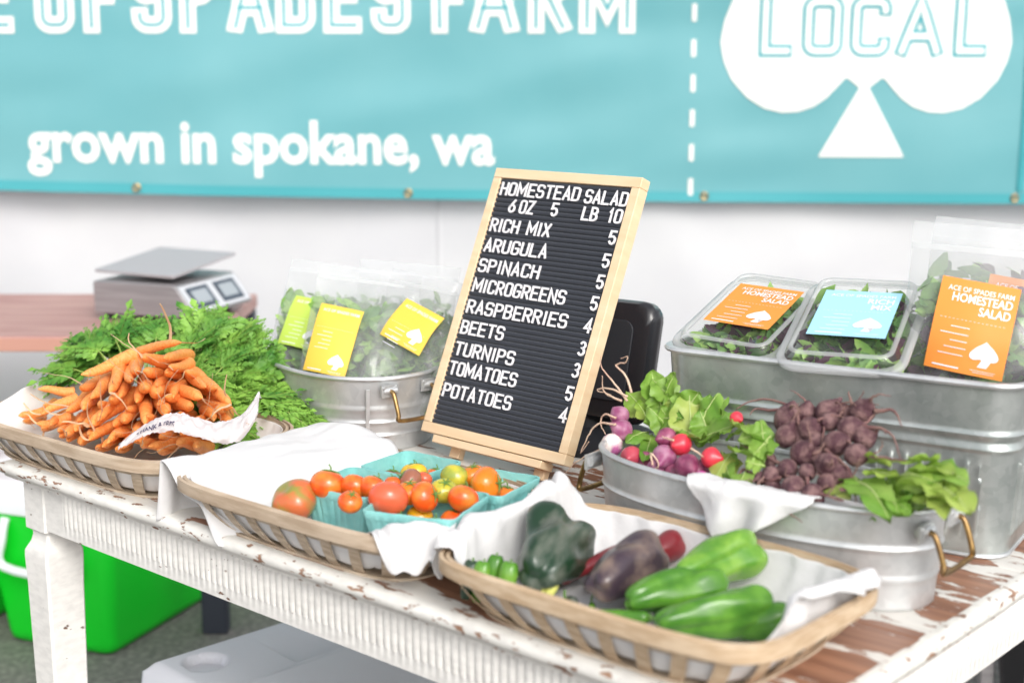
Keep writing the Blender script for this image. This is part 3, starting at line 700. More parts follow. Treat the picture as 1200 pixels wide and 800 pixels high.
# the tea towel spread over the left half of the tomato basket
def towel():
    b = MB(); L, W = BL[1]
    def fn(a, c):
        x = lerp(-L / 2 - .085, lerp(-.118, -.015, c ** .8), a); y = lerp(-W / 2 + .012, W / 2 - .012, c)
        ex = smooth(-L / 2 - .02, -L / 2 + .02, x)
        z = BH + .006 + .014 * math.exp(-((x + .17) / .12) ** 2) * (.6 + .3 * c) + .003 * c * ex
        z -= .05 * smooth(.78, 1., a) + (.045 * (1 - smooth(.0, .35, c))) * smooth(-L / 2 + .0, -L / 2 + .05, x)
        if x < -L / 2 - .004: z -= (-L / 2 - .004 - x) * 1.05; x = -L / 2 - .004 - (-L / 2 - .004 - x) * .22 + .006 * math.sin(c * 26 + 2 * nz(c * 4, 3)) * smooth(0, .06, -L / 2 - .004 - x)
        z += .006 * nz(x * 9 + y * 5, y * 11, 2) + .005 * (abs(nz(x * 15 - y * 9, y * 12, 5)) - .2) + .003 * nz(x * 40, y * 33, 15) + .004 * math.sin(y * 70 + 5 * nz(x * 8, y * 8, 1)) * smooth(.55, .95, a) + .003 * math.sin((x * .7 + y) * 34 + 3 * nz(x * 5, y * 5)) * smooth(.1, .5, a) * .6
        y += .004 * nz(x * 14, c * 3, 8) 
        return Vector((x, y, z))
    b.grid(fn, 60, 46); o = b.build('tea_towel', M['whitecloth'], loc=TB[1], rotz=BR[1], ang=180)
    md = o.modifiers.new('solid', 'SOLIDIFY'); md.thickness = .0014; md.offset = 1
    return tag(o, 'white tea towel spread over the left half of the tomato basket', 'cloth')
towel()

# ------------------------------------------------------------------ galvanised tubs
def handle_wire(parent, x, w=.040, drop=.046, out=.021, z=.0, side=1):
    b = MB(); p = [(x, -w, z), (x + side * .010, -w, z - .004), (x + side * out, -w * .98, z - drop * .75), (x + side * out, -w * .85, z - drop), (x + side * out, w * .85, z - drop), (x + side * out, w * .98, z - drop * .75), (x + side * .010, w, z - .004), (x, w, z)]
    b.tube(catmull(p, 5), .0036, 10); h = b.build('handle', M['brass'], parent)
    for s_ in (-1, 1):
        b = MB(); b.tube([(x - side * .004, s_ * w - .012, z), (x - side * .0, s_ * w + .012, z)], .0065, 10)
        b.box((x - side * .0015, s_ * w, z + .0), (.004, .034, .020)); b.build('handle_bracket', M['galv'], parent)
        for k in (-.012, .012):
            b = MB(); b.tube([(x, s_ * w + k, z + .006), (x + side * .003, s_ * w + k, z + .006)], [.003, .002], 8); b.build('rivet', M['galv'], parent)
def oval_tub(loc, rz, a, b, h, label, m, flare=.93, beads=(.30, .62), handles=(1,)):
    t = thing('metal_tub', label, 'tub', loc, rz)
    prof = []
    for i in range(33):
        f = i / 32; k = lerp(flare, .985, f); o_ = 0
        for q in beads: o_ += .0028 * math.exp(-((f - q) / .018) ** 2)
        prof.append((k, o_, .002 + f * (h - .006)))
    prof = [(flare, -.002, 0)] + prof
    N = 96; e_ = 2.25
    tt = [2 * math.pi * i / N for i in range(N)]
    rs = [[Vector((*sup(a * k + o_, b * k + o_ - a * 0, th, e_), z)) for th in tt] for k, o_, z in prof]
    rs += [[Vector((*sup(a * .985 - .002, b * .985 - .002, th, e_), h - .006)) for th in tt]]
    rs += [[Vector((*sup(a * flare - .002, b * flare - .002, th, e_), .004)) for th in tt]]
    mb = MB(); mb.rings(rs); mb.build('body', m, t, ang=50)
    mb = MB(); rs = []
    for q in range(9):
        an = 2 * math.pi * q / 8; rs.append([Vector((*sup(a * .985 + .0045 * math.cos(an), b * .985 + .0045 * math.cos(an), th, e_), h - .003 + .004 * math.sin(an))) for th in tt])
    mb.rings(rs, caps=(False, False)); mb.build('rolled_rim', m, t)
    for s_ in handles: handle_wire(t, s_ * (a * .975 + .003), z=h - .022, side=s_)
    return t
TUB = oval_tub(T(1.159, .382, 0), TA + R(1.4), .239, .098, .124, 'low oval galvanised tub holding turnips and beets', M['galv'], flare=.945, handles=(1, -1))
BUC = oval_tub(T(.274, .497, 0), TA - R(8.6), .171, .125, .128, 'oval galvanised tub full of bagged greens, left of the letter board', M['galv'], flare=.90, beads=(.22, .40, .58), handles=(1,))
mb = MB(); mb.box((0, 0, 0), (.0035, .006, .10)); sm_ = mb.build('seam', M['galv'], BUC, sm=False, loc=(.150, -.071, .06)); sm_.rotation_euler = (0, R(5), R(-20))
# big ribbed tub
RT = thing('metal_tub', 'large rectangular galvanised tub with ribbed sides holding the salad packs', 'tub', T(1.134, .688, 0), TA + R(9.5))
RA, RB, RH = .245, .155, .232
mb = MB(); PN = 520; base = rrect(1, 1, .2)
def rect_ring(a, b, r, off, z, ribs=0.):
    P = rrect(a + off, b + off, r, 8, PN); out = []
    per = 4 * (a + b)
    for i, (x, y) in enumerate(P):
        d = 0
        if ribs:
            s_ = i / PN * per; straight = (abs(x) < a - .045 and abs(y) > b - .02) or (abs(y) < b - .045 and abs(x) > a - .02)
            if straight: d = ribs * max(0, math.cos(s_ / .021 * 2 * math.pi)) ** .8
        k = 1 + d / math.hypot(x, y); out.append(Vector((x * k, y * k, z)))
    return out
rs = []
for i in range(61):
    f = i / 60; k = lerp(-.012, 0, f); o_ = 0
    for q in (.64, .71): o_ += .0042 * math.exp(-((f - q) / .014) ** 2)
    rib = .0048 * smooth(.09, .15, f) * (1 - smooth(.52, .58, f))
    rs.append(rect_ring(RA, RB, .042, k + o_, .002 + f * (RH - .006), rib))
rs.append(rect_ring(RA, RB, .042, -.002, RH - .006)); rs.append(rect_ring(RA, RB, .042, -.014, .004))
mb.rings(rs); mb.build('body', M['galv_aged'], RT, ang=50)
mb = MB(); rs = []
for q in range(9):
    an = 2 * math.pi * q / 8; rs.append(rect_ring(RA, RB, .042, .0015 + .005 * math.cos(an), RH - .003 + .0045 * math.sin(an)))
mb.rings(rs, caps=(False, False)); mb.build('rolled_rim', M['galv'], RT)
mb = MB(); rs = []
for q in range(9):
    an = 2 * math.pi * q / 8; rs.append(rect_ring(RA, RB, .042, -.012 + .003 * math.cos(an), .003 + .003 * math.sin(an)))
mb.rings(rs, caps=(False, False)); mb.build('base_bead', M['galv'], RT)

# ------------------------------------------------------------------ letter board on its easel
SB = Vector((-.036, 2.169, .80)); SYAW, STILT = -.752, .408
lb = thing('letter_board', 'black felt letter board in a pine frame with white letters listing salad and vegetable prices', 'sign', SB, 0)
lb.rotation_euler = (-STILT, 0, SYAW)
BW_, BH_, FW, FT = .306, .449, .0165, .021
# local: x right, z up along the board, -y towards the reader
for x0, x1, z0, z1 in ((-BW_ / 2, BW_ / 2, 0, FW), (-BW_ / 2, BW_ / 2, BH_ - FW, BH_), (-BW_ / 2, -BW_ / 2 + FW, FW + .0003, BH_ - FW - .0003), (BW_ / 2 - FW, BW_ / 2, FW + .0003, BH_ - FW - .0003)):
    b = MB(); b.box(((x0 + x1) / 2, FT / 2, (z0 + z1) / 2), (x1 - x0, FT, z1 - z0)); b.build('frame_rail', M['pine'], lb, bevel=.0012)
b = MB(); n = 52; zz = []
h0, h1 = FW, BH_ - FW; pt = (h1 - h0) / n
for i in range(n):
    z = h0 + i * pt; zz += [(z, .0062), (z + pt * .12, .0035), (z + pt * .5, .0027), (z + pt * .82, .0035), (z + pt * .9, .0062)]
zz.append((h1, .0062)); vs = []
for z, y in zz: vs += [Vector((-BW_ / 2 + FW, y, z)), Vector((BW_ / 2 - FW, y, z))]
b.add(vs, [(2 * i, 2 * i + 1, 2 * i + 3, 2 * i + 2) for i in range(len(zz) - 1)])
b.build('felt_panel', M['felt'], lb, ang=70)
b = MB(); b.box((0, .015, BH_ / 2), (BW_ - 2 * FW - .001, .004, BH_ - 2 * FW - .001)); b.build('back_panel', M['brown_edge'], lb)
LH, LW_, ST = .0200, .0112, .0032
def line(txt, x, z, sp=None, right=False):
    mb = MB(); k = 0; cx = 0; sh = -.0018 if right else .0018
    wid = {'I': .004, 'M': .0152, '1': .0065, ' ': .008}
    ln = sum(wid.get(c, LW_) + .0056 for c in txt) - .0056
    sc_ = 1 if sp is None else sp / ln
    if right: x = x - ln * sc_
    for c in txt:
        w_ = wid.get(c, LW_) * sc_
        for p in glyph(c, w_ / LH, min(.2, w_ / LH / 2.2)):
            p = [None if q is None else (x + cx + q[0] * LH, z + q[1] * LH) for q in p]
            ribbon(mb, p, ST, .0003 + .00008 * (k % 5), .0022, lambda a, c2, d: Vector((a + sh, .0027 - d, c2)), 0, 0 if p[-1] is None else ST * .35); k += 1
        cx += w_ + .0056 * sc_
    mb.build('lettering', M['letter'], lb, ang=30)
line('HOMESTEAD', -.130, .4045, .1665); line('SALAD', .0505, .4025, .082)
line('6', -.1015, .3765); line('OZ', -.078, .3765); line('5', -.0105, .3765); line('LB', .0545, .375); line('10', .1338, .375, right=True)
for txt, z, xe, pr, z2 in (('RICH MIX', .342, -.002, '5', .341), ('ARUGULA', .3075, .004, '5', .304), ('SPINACH', .273, 0, '5', .2705), ('MICROGREENS', .239, .066, '5', .2365), ('RASPBERRIES', .203, .082, '4', .2015), ('BEETS', .168, -.0375, '3', .166), ('TURNIPS', .132, -.0015, '3', .132), ('TOMATOES', .0995, .015, '5', .0955), ('POTATOES', .0625, .0175, '4', .062)):
    line(txt, -.130, z, xe + .129); line(pr, .1338, z2, right=True)
# easel
es = thing('easel', 'small pine tabletop easel carrying the letter board', 'easel', SB, SYAW)
tilt = Matrix.Rotation(-STILT, 4, 'X')
def eb(c, d, name, extra=None):
    b = MB(); b.box(c, d); b.xf(tilt if extra is None else extra); return b.build(name, M['pine'], es, bevel=.001)
eb((-.004, .013, -.0075), (.232, .030, .012), 'ledge')
for x in (-.088, .092):
    eb((x, .0295, .178), (.021, .013, .414), 'front_leg')
eb((0, .0295, .385), (.21, .011, .02), 'crossbar')
# rear leg leans back from the crossbar to the table
top_ = tilt @ Vector((0, .042, .37)); bot_ = Vector((0, top_.y + .10, -.04 + .001))
b = MB(); mtx = axes(bot_, top_); b.box((0, 0, (top_ - bot_).length / 2), (.018, .012, (top_ - bot_).length)); b.xf(mtx); b.build('rear_leg', M['pine'], es, bevel=.001)
# ------------------------------------------------------------------ carrots
CARROTS=[
(-0.613,2.334,0.914,-0.517,2.231,0.952,0.0066),(-0.61,2.312,0.917,-0.68,2.238,0.899,0.0082),(-0.549,2.317,0.904,-0.575,2.21,0.931,0.0086),(-0.533,2.356,0.906,-0.54,2.204,0.932,0.0074),
(-0.527,2.326,0.899,-0.531,2.195,0.921,0.0074),(-0.565,2.318,0.884,-0.57,2.196,0.914,0.0079),(-0.618,2.338,0.901,-0.58,2.194,0.914,0.0089),(-0.619,2.313,0.892,-0.585,2.176,0.902,0.0079),
(-0.642,2.343,0.898,-0.62,2.179,0.883,0.0082),(-0.665,2.342,0.879,-0.653,2.192,0.871,0.0086),(-0.674,2.321,0.87,-0.679,2.225,0.882,0.0069),(-0.713,2.311,0.854,-0.77,2.299,0.862,0.0063),
(-0.593,2.294,0.878,-0.561,2.161,0.893,0.0099),(-0.562,2.313,0.875,-0.545,2.174,0.895,0.0076),(-0.579,2.309,0.855,-0.542,2.161,0.886,0.0109),(-0.546,2.33,0.874,-0.534,2.191,0.911,0.0076),
(-0.696,2.34,0.848,-0.696,2.204,0.848,0.0082),(-0.667,2.331,0.858,-0.664,2.185,0.855,0.0086),(-0.699,2.287,0.849,-0.753,2.255,0.83,0.0069),(-0.763,2.358,0.825,-0.748,2.254,0.846,0.0059),
(-0.716,2.288,0.819,-0.761,2.254,0.816,0.0076),(-0.774,2.344,0.815,-0.807,2.306,0.816,0.0059),(-0.784,2.36,0.801,-0.793,2.285,0.812,0.0056),(-0.628,2.296,0.858,-0.613,2.163,0.876,0.0082),
(-0.604,2.278,0.859,-0.647,2.154,0.835,0.0105),(-0.592,2.291,0.85,-0.551,2.114,0.849,0.0102),(-0.573,2.296,0.843,-0.524,2.132,0.86,0.0096),(-0.524,2.278,0.857,-0.529,2.157,0.883,0.0079),
(-0.517,2.336,0.876,-0.507,2.197,0.913,0.0076),(-0.52,2.318,0.886,-0.451,2.174,0.892,0.0076),(-0.502,2.282,0.88,-0.427,2.148,0.872,0.0076),(-0.529,2.323,0.887,-0.47,2.174,0.893,0.0076),
(-0.551,2.27,0.87,-0.471,2.151,0.881,0.0086),(-0.509,2.31,0.863,-0.43,2.153,0.875,0.0072),(-0.5,2.282,0.843,-0.422,2.136,0.87,0.0076),(-0.546,2.258,0.841,-0.486,2.14,0.871,0.0082),
(-0.516,2.269,0.823,-0.5,2.123,0.859,0.0082),(-0.479,2.255,0.856,-0.421,2.12,0.847,0.0076),(-0.49,2.253,0.838,-0.449,2.122,0.852,0.0072),(-0.541,2.25,0.824,-0.53,2.12,0.853,0.0069),
(-0.577,2.28,0.828,-0.54,2.115,0.847,0.0079),(-0.607,2.281,0.83,-0.583,2.118,0.853,0.0079),(-0.627,2.264,0.849,-0.631,2.148,0.846,0.0079),(-0.67,2.283,0.831,-0.657,2.163,0.837,0.0082),
(-0.698,2.301,0.815,-0.684,2.163,0.819,0.0079),(-0.724,2.297,0.793,-0.705,2.186,0.82,0.0063),(-0.622,2.251,0.816,-0.64,2.128,0.821,0.0079),(-0.6,2.252,0.812,-0.606,2.103,0.822,0.0079),
(-0.586,2.24,0.815,-0.561,2.103,0.838,0.0086),(-0.611,2.236,0.807,-0.593,2.107,0.835,0.0069),(-0.492,2.258,0.818,-0.475,2.118,0.85,0.0076),(-0.525,2.221,0.794,-0.539,2.081,0.824,0.0076),
(-0.496,2.219,0.791,-0.499,2.09,0.825,0.0086),(-0.48,2.225,0.786,-0.467,2.08,0.823,0.0079),(-0.555,2.21,0.793,-0.548,2.077,0.825,0.0069),(-0.534,2.215,0.787,-0.526,2.082,0.819,0.0059),
(-0.639,2.268,0.839,-0.629,2.168,0.866,0.0072),(-0.564,2.255,0.819,-0.548,2.123,0.859,0.0076),(-0.66,2.269,0.801,-0.642,2.136,0.828,0.0069),(-0.454,2.251,0.831,-0.445,2.139,0.866,0.0072),
(-0.593,2.287,0.834,-0.586,2.152,0.863,0.0076),(-0.629,2.32,0.872,-0.606,2.178,0.874,0.0076),(-0.594,2.328,0.866,-0.575,2.164,0.871,0.0076),(-0.54,2.28,0.843,-0.541,2.153,0.87,0.0076),
(-0.69,2.341,0.825,-0.677,2.196,0.834,0.0076),(-0.533,2.321,0.868,-0.519,2.167,0.877,0.0076),(-0.611,2.267,0.824,-0.606,2.143,0.84,0.0076),(-0.72,2.322,0.803,-0.705,2.191,0.81,0.0072),
(-0.673,2.288,0.794,-0.663,2.156,0.808,0.0076),(-0.625,2.248,0.799,-0.619,2.123,0.812,0.0076),(-0.591,2.23,0.803,-0.586,2.104,0.815,0.0076),(-0.57,2.259,0.8,-0.557,2.104,0.824,0.0072),
(-0.756,2.341,0.798,-0.748,2.243,0.81,0.0066),(-0.692,2.292,0.795,-0.688,2.179,0.806,0.0069),(-0.637,2.25,0.787,-0.627,2.126,0.811,0.0066),(-0.505,2.25,0.813,-0.497,2.119,0.832,0.0072),
(-0.48,2.273,0.826,-0.463,2.122,0.838,0.0072),(-0.539,2.254,0.804,-0.53,2.115,0.828,0.0069),(-0.734,2.334,0.811,-0.732,2.234,0.817,0.0069),(-0.579,2.253,0.797,-0.565,2.102,0.826,0.0072),
(-0.69,2.314,0.812,-0.678,2.186,0.82,0.0076),(-0.608,2.222,0.79,-0.594,2.103,0.814,0.0066),(-0.542,2.252,0.813,-0.538,2.122,0.838,0.0072),
]

def carrot_mesh(k):
    r_ = random.Random(k); b = MB(); rs = []; bx, by = r_.uniform(-.7, .7), r_.uniform(-.7, .7); kink = r_.uniform(-.25, .25); tp = r_.uniform(.40, .62)
    for i in range(27):
        t = i / 26
        rad = (1 - (1 - tp) * t ** 1.2) * min(1, (t / .03) ** .5 if t < .03 else 1) * (min(1, ((1 - t) / .17)) ** .6 if t > .83 else 1)
        rad = max(rad, .05) * (1 + .035 * math.sin(t * 57 + k) + .05 * nz(t * 7, k * 3.1))
        cx = bx * math.sin(t * 3.1) * .6 + kink * math.sin(t * 6.3); cy = by * math.sin(t * 3.1) * .6
        rs.append([Vector((cx + rad * math.cos(a) * (1 + .03 * math.sin(3 * a + k)), cy + rad * math.sin(a), t)) for a in [2 * math.pi * j / 14 for j in range(14)]])
    b.rings(rs); return b
CM = []
for k in range(9):
    o = carrot_mesh(k).build('carrot', M['carrot'], ang=180); CM.append(o.data); bpy.data.objects.remove(o)
def hair_mesh(k):
    r_ = random.Random(50 + k); b = MB()
    for q in range(2):
        p = [Vector((0, 0, .99 - q * .25))]; d = Vector((r_.uniform(-1, 1) * (1 + q), r_.uniform(-1, 1) * (1 + q), .9))
        for i in range(6):
            d += Vector((r_.uniform(-.8, .8), r_.uniform(-.8, .8), r_.uniform(-.4, .4))); p.append(p[-1] + Vector((d.x * .34, d.y * .34, d.z * .04)))
        b.tube(catmull(p, 3), [.040 * (1 - .6 * i / 18) for i in range(19)], 5)
    o = b.build('root_hair', M['hair'], ang=180); me = o.data; bpy.data.objects.remove(o); return me
HM = [hair_mesh(k) for k in range(5)]
C_LAB = {0: 'topmost carrot, lying crosswise on the peak of the carrot heap', 1: 'long carrot on the upper left slope of the heap, pointing left', 11: 'slim carrot sticking out left over the cloth, highest of those on the left',
  24: 'thickest carrot, running diagonally down the front of the heap', 25: 'stout upright carrot in the middle of the heap front', 21: 'leftmost carrot low on the pale cloth by the basket rim', 14: 'blunt round carrot end facing out of the middle of the heap',
  8: 'carrot hanging steeply just left of the heap centre', 37: 'carrot at the right edge of the heap pointing down to the produce bag', 34: 'rightmost carrot, lying flat above the printed bag', 44: 'carrot slanting down to the front rim left of the centre',
  51: 'long carrot below the printed bag, at the front rim', 52: 'short fat carrot below the printed bag in the middle', 53: 'rightmost stubby carrot below the printed bag'}
for i, c in enumerate(CARROTS):
    H, Tp, r_ = Vector(c[:3]), Vector(c[3:6]), c[6]
    o = bpy.data.objects.new('carrot', CM[i % 9]); COL.objects.link(o)
    o.matrix_world = axes(H, Tp, rnd.uniform(0, 6.28)) @ Matrix.Diagonal((r_ * 1.48, r_ * 1.48, (Tp - H).length, 1))
    px = Tp.x / Tp.y; lab = C_LAB.get(i)
    if not lab:
        if i in (54, 55): lab = 'small carrot tucked under the printed bag at the front rim'
        elif i >= 60: lab = 'carrot half hidden in the depth of the carrot heap'
        elif px < -.29: lab = 'carrot on the left flank of the heap, pointing at the left rim'
        elif px > -.235: lab = 'carrot on the right flank of the heap, pointing at the tops or bag'
        elif Tp.z > .895: lab = 'carrot on the upper part of the heap facing the front'
        else: lab = 'carrot in the lower middle of the heap facing the front rim'
    tag(o, lab, 'carrot', 'carrots heaped in the left basket')
    if i % 2 == 0 and i < 56:
        h = bpy.data.objects.new('root_hair', HM[i % 5]); COL.objects.link(h); h.parent = o
# carrot tops: one tangle of feathery fronds behind the heap
def fronds(seed, specs, name, label, dens=1.):
    r_ = random.Random(seed); b = MB()
    def leaflet(p, d, up, L_):
        s_ = d.cross(up); s_ = s_.normalized() * L_ * .36 if s_.length > 1e-6 else d.orthogonal() * L_ * .2
        m_ = p + d * L_ * .5 + up * L_ * .06
        b.add([p, m_ + s_, p + d * L_ - up * L_ * .1, m_ - s_], [(0, 1, 2, 3)], 0)
    def pinna(p, d, up, L_):
        n_ = 7
        for q in range(n_):
            t = (q + .6) / n_; c = p + d * L_ * t - up * L_ * .12 * t * t
            side = d.cross(up).normalized(); l_ = L_ * .30 * (1.25 - t)
            for s_ in (-1, 1): leaflet(c, (d * .7 + side * s_ * .75 + up * r_.uniform(-.1, .2)).normalized(), up, l_ * r_.uniform(.8, 1.25))
        leaflet(p + d * L_ * .85, d, up, L_ * .3)
        b.add([p, p + d * L_ * .9, p + d * L_ * .9 + up * .0005, p + up * .0009], [(0, 1, 2, 3)], 1)
    for A, B_, rise in specs:
        A = Vector(A); B_ = Vector(B_); L_ = (B_ - A).length
        mid = (A + B_) / 2 + Vector((r_.uniform(-.02, .02), r_.uniform(-.02, .02), rise))
        P = catmull([A, mid, B_], 8); N = len(P); up0 = Vector((r_.uniform(-.6, .6), r_.uniform(-.9, 0), 1))
        b.tube(P, [.0014 * (1 - .6 * i / N) for i in range(N)], 5, mi=1)
        for i in range(7, N):
            d = (P[i] - P[i - 1]).normalized(); up = (up0 + Vector((r_.uniform(-.15, .15), r_.uniform(-.15, .15), 0))); up = (up - d * up.dot(d)).normalized(); side = d.cross(up)
            t = (i - 6) / (N - 6); pl = min(.06, L_ * .34) * (1.15 - .85 * t) * r_.uniform(.75, 1.2)
            for s_ in (-1, 1): pinna(P[i], (d * .75 + side * s_ * .8 + up * r_.uniform(-.25, .3)).normalized(), up, pl)
        pinna(P[-1], (P[-1] - P[-2]).normalized(), Vector((0, -.3, 1)), L_ * .16)
    o = b.build(name, [M['frond'], M['frond_stem']], sm=False); return tag(o, label, 'greens', kind='stuff')
FSPEC=[
(-0.659,2.343,0.862,-0.799,2.453,0.838,0.013),(-0.657,2.344,0.862,-0.791,2.459,0.872,0.011),(-0.662,2.385,0.853,-0.78,2.476,0.883,0.032),(-0.654,2.366,0.857,-0.767,2.464,0.905,0.018),
(-0.645,2.369,0.856,-0.748,2.493,0.911,0.033),(-0.628,2.343,0.862,-0.719,2.487,0.923,0.027),(-0.629,2.378,0.855,-0.694,2.476,0.927,0.023),(-0.617,2.373,0.856,-0.676,2.514,0.919,0.026),
(-0.61,2.373,0.856,-0.65,2.485,0.931,0.016),(-0.6,2.371,0.856,-0.628,2.505,0.92,0.013),(-0.586,2.362,0.858,-0.588,2.465,0.939,0.028),(-0.582,2.383,0.854,-0.563,2.465,0.941,0.026),
(-0.573,2.38,0.854,-0.543,2.477,0.954,0.012),(-0.566,2.376,0.855,-0.527,2.471,0.948,0.016),(-0.555,2.369,0.857,-0.512,2.523,0.951,0.018),(-0.538,2.342,0.862,-0.48,2.498,0.937,0.028),
(-0.538,2.349,0.825,-0.46,2.448,0.935,0.034),(-0.531,2.353,0.824,-0.443,2.473,0.925,0.013),(-0.533,2.38,0.818,-0.433,2.464,0.906,0.031),(-0.525,2.377,0.818,-0.404,2.402,0.901,0.019),
(-0.517,2.36,0.822,-0.39,2.39,0.889,0.025),(-0.516,2.363,0.821,-0.384,2.37,0.871,0.013),(-0.514,2.379,0.818,-0.372,2.373,0.853,0.03),(-0.51,2.391,0.815,-0.349,2.323,0.838,0.023),
(-0.502,2.374,0.819,-0.335,2.307,0.822,0.029),(-0.489,2.346,0.825,-0.314,2.281,0.815,0.011),(-0.494,2.342,0.826,-0.325,2.257,0.809,0.032),(-0.514,2.386,0.816,-0.351,2.259,0.799,0.01),
(-0.525,2.393,0.815,-0.376,2.27,0.805,0.025),(-0.529,2.368,0.82,-0.401,2.273,0.809,0.012),(-0.534,2.35,0.824,-0.418,2.237,0.8,0.019),(-0.554,2.393,0.852,-0.447,2.239,0.791,0.014),
(-0.526,2.357,0.823,-0.399,2.274,0.817,0.014),(-0.649,2.354,0.86,-0.762,2.461,0.886,0.022),(-0.578,2.395,0.851,-0.533,2.4,0.904,0.019),(-0.616,2.381,0.854,-0.667,2.512,0.912,0.027),
(-0.553,2.397,0.851,-0.443,2.251,0.795,0.013),(-0.594,2.357,0.859,-0.619,2.492,0.903,0.027),(-0.658,2.35,0.861,-0.793,2.467,0.851,0.015),(-0.537,2.354,0.823,-0.422,2.24,0.807,0.012),
(-0.564,2.398,0.85,-0.477,2.3,0.826,0.019),(-0.65,2.368,0.857,-0.753,2.452,0.867,0.017),(-0.587,2.383,0.854,-0.573,2.441,0.901,0.014),(-0.6,2.38,0.854,-0.617,2.48,0.925,0.034),
(-0.579,2.366,0.857,-0.56,2.424,0.894,0.034),(-0.646,2.344,0.862,-0.76,2.455,0.902,0.029),(-0.525,2.343,0.826,-0.407,2.28,0.814,0.024),(-0.533,2.371,0.82,-0.422,2.352,0.833,0.019),
(-0.545,2.344,0.862,-0.46,2.291,0.834,0.032),(-0.54,2.396,0.814,-0.42,2.328,0.839,0.011),(-0.547,2.343,0.862,-0.476,2.344,0.859,0.02),(-0.551,2.355,0.859,-0.466,2.28,0.828,0.02),
(-0.533,2.343,0.826,-0.427,2.285,0.821,0.011),(-0.512,2.351,0.824,-0.379,2.353,0.834,0.023),(-0.547,2.372,0.856,-0.453,2.317,0.836,0.012),(-0.535,2.346,0.825,-0.456,2.45,0.925,0.024),
(-0.533,2.376,0.819,-0.423,2.378,0.851,0.031),(-0.544,2.341,0.862,-0.475,2.382,0.885,0.023),(-0.559,2.374,0.855,-0.482,2.307,0.827,0.019),(-0.559,2.384,0.854,-0.48,2.328,0.833,0.033),
(-0.556,2.367,0.857,-0.508,2.482,0.948,0.031),(-0.58,2.347,0.861,-0.574,2.431,0.917,0.018),(-0.617,2.386,0.853,-0.655,2.469,0.919,0.03),(-0.555,2.348,0.861,-0.493,2.345,0.857,0.012),
(-0.554,2.345,0.862,-0.514,2.465,0.939,0.021),(-0.568,2.355,0.86,-0.538,2.421,0.894,0.012),(-0.519,2.343,0.826,-0.409,2.407,0.88,0.015),(-0.524,2.362,0.822,-0.4,2.33,0.849,0.012),
(-0.601,2.359,0.859,-0.635,2.49,0.924,0.029),(-0.569,2.394,0.851,-0.504,2.364,0.858,0.026),(-0.562,2.374,0.855,-0.51,2.427,0.89,0.021),(-0.562,2.379,0.854,-0.517,2.482,0.926,0.034),
(-0.632,2.382,0.854,-0.705,2.489,0.891,0.017),(-0.561,2.363,0.858,-0.521,2.452,0.905,0.013),(-0.585,2.35,0.86,-0.593,2.455,0.897,0.017),(-0.529,2.357,0.823,-0.411,2.304,0.817,0.012),
(-0.668,2.373,0.856,-0.802,2.464,0.843,0.011),(-0.527,2.348,0.825,-0.427,2.418,0.915,0.019),(-0.629,2.397,0.851,-0.69,2.51,0.918,0.025),(-0.56,2.366,0.857,-0.499,2.37,0.876,0.019),
(-0.548,2.341,0.862,-0.478,2.342,0.854,0.025),(-0.541,2.384,0.817,-0.457,2.489,0.93,0.012),(-0.531,2.35,0.824,-0.439,2.428,0.901,0.028),(-0.581,2.396,0.851,-0.542,2.415,0.896,0.03),
(-0.584,2.359,0.859,-0.569,2.392,0.895,0.033),(-0.537,2.366,0.821,-0.434,2.352,0.855,0.021),(-0.551,2.396,0.814,-0.452,2.357,0.845,0.023),(-0.547,2.376,0.855,-0.469,2.417,0.875,0.013),
(-0.579,2.365,0.857,-0.563,2.435,0.893,0.011),(-0.524,2.342,0.826,-0.415,2.36,0.838,0.024),(-0.549,2.393,0.815,-0.468,2.467,0.93,0.02),(-0.592,2.357,0.859,-0.611,2.477,0.922,0.015),
]
fronds(3, [(c[:3], c[3:6], c[6]) for c in FSPEC], 'carrot_tops', 'feathery green carrot tops behind and right of the carrot heap')
# printed produce bag lying across the front of the heap
def produce_bag():
    t = thing('produce_bag', 'crumpled white printed plastic bag lying across the carrots at the front rim', 'plastic bag', (0, 0, 0))
    path = catmull([Vector(p) for p in BAGPATH], 8); N = len(path)
    def fn(a, c):
        i = a * (N - 1); k = int(min(N - 2, i)); p = path[k].lerp(path[k + 1], i - k)
        wd_ = .006 + .013 * math.sin(math.pi * min(1, a * 1.1)) + .024 * smooth(.55, .95, a) * (1 - smooth(.96, 1.0, a) * .5)
        an = (c - .15) * 2.0
        off = Vector((0, .45, 1)).normalized() * (wd_ * math.sin(an * 1.2)) + Vector((.1, -1, .1)) * (.011 * math.cos(an * 2.2)) + Vector((.2, .5, -.3)) * (.010 * max(0, an - .9))
        q = .005 * nz(a * 16, c * 7, 3) + .004 * (abs(nz(a * 30, c * 11, 6)) - .2) + .0016 * nz(a * 70, c * 25, 9)
        return p + off + Vector((q * .4, -q, q))
    b = MB(); b.grid(fn, 90, 16); o = b.build('film', M['pbag'], t, ang=180)
    vs, fs = text_tris('THANK & FREE', 1., .02); w_ = max(v[0] for v in vs); b = MB()
    b.add([fn(.12 + .25 * x / w_, .20 + .17 * y) + Vector((0, -.0042, .0022)) for x, y in vs], fs); b.build('lettering', M['ink'], t, sm=False)
BAGPATH= [(-0.576, 2.06, 0.828), (-0.536, 2.06, 0.851), (-0.499, 2.06, 0.86), (-0.466, 2.062, 0.853), (-0.431, 2.066, 0.843), (-0.4, 2.08, 0.845), (-0.38, 2.12, 0.873)]

produce_bag()

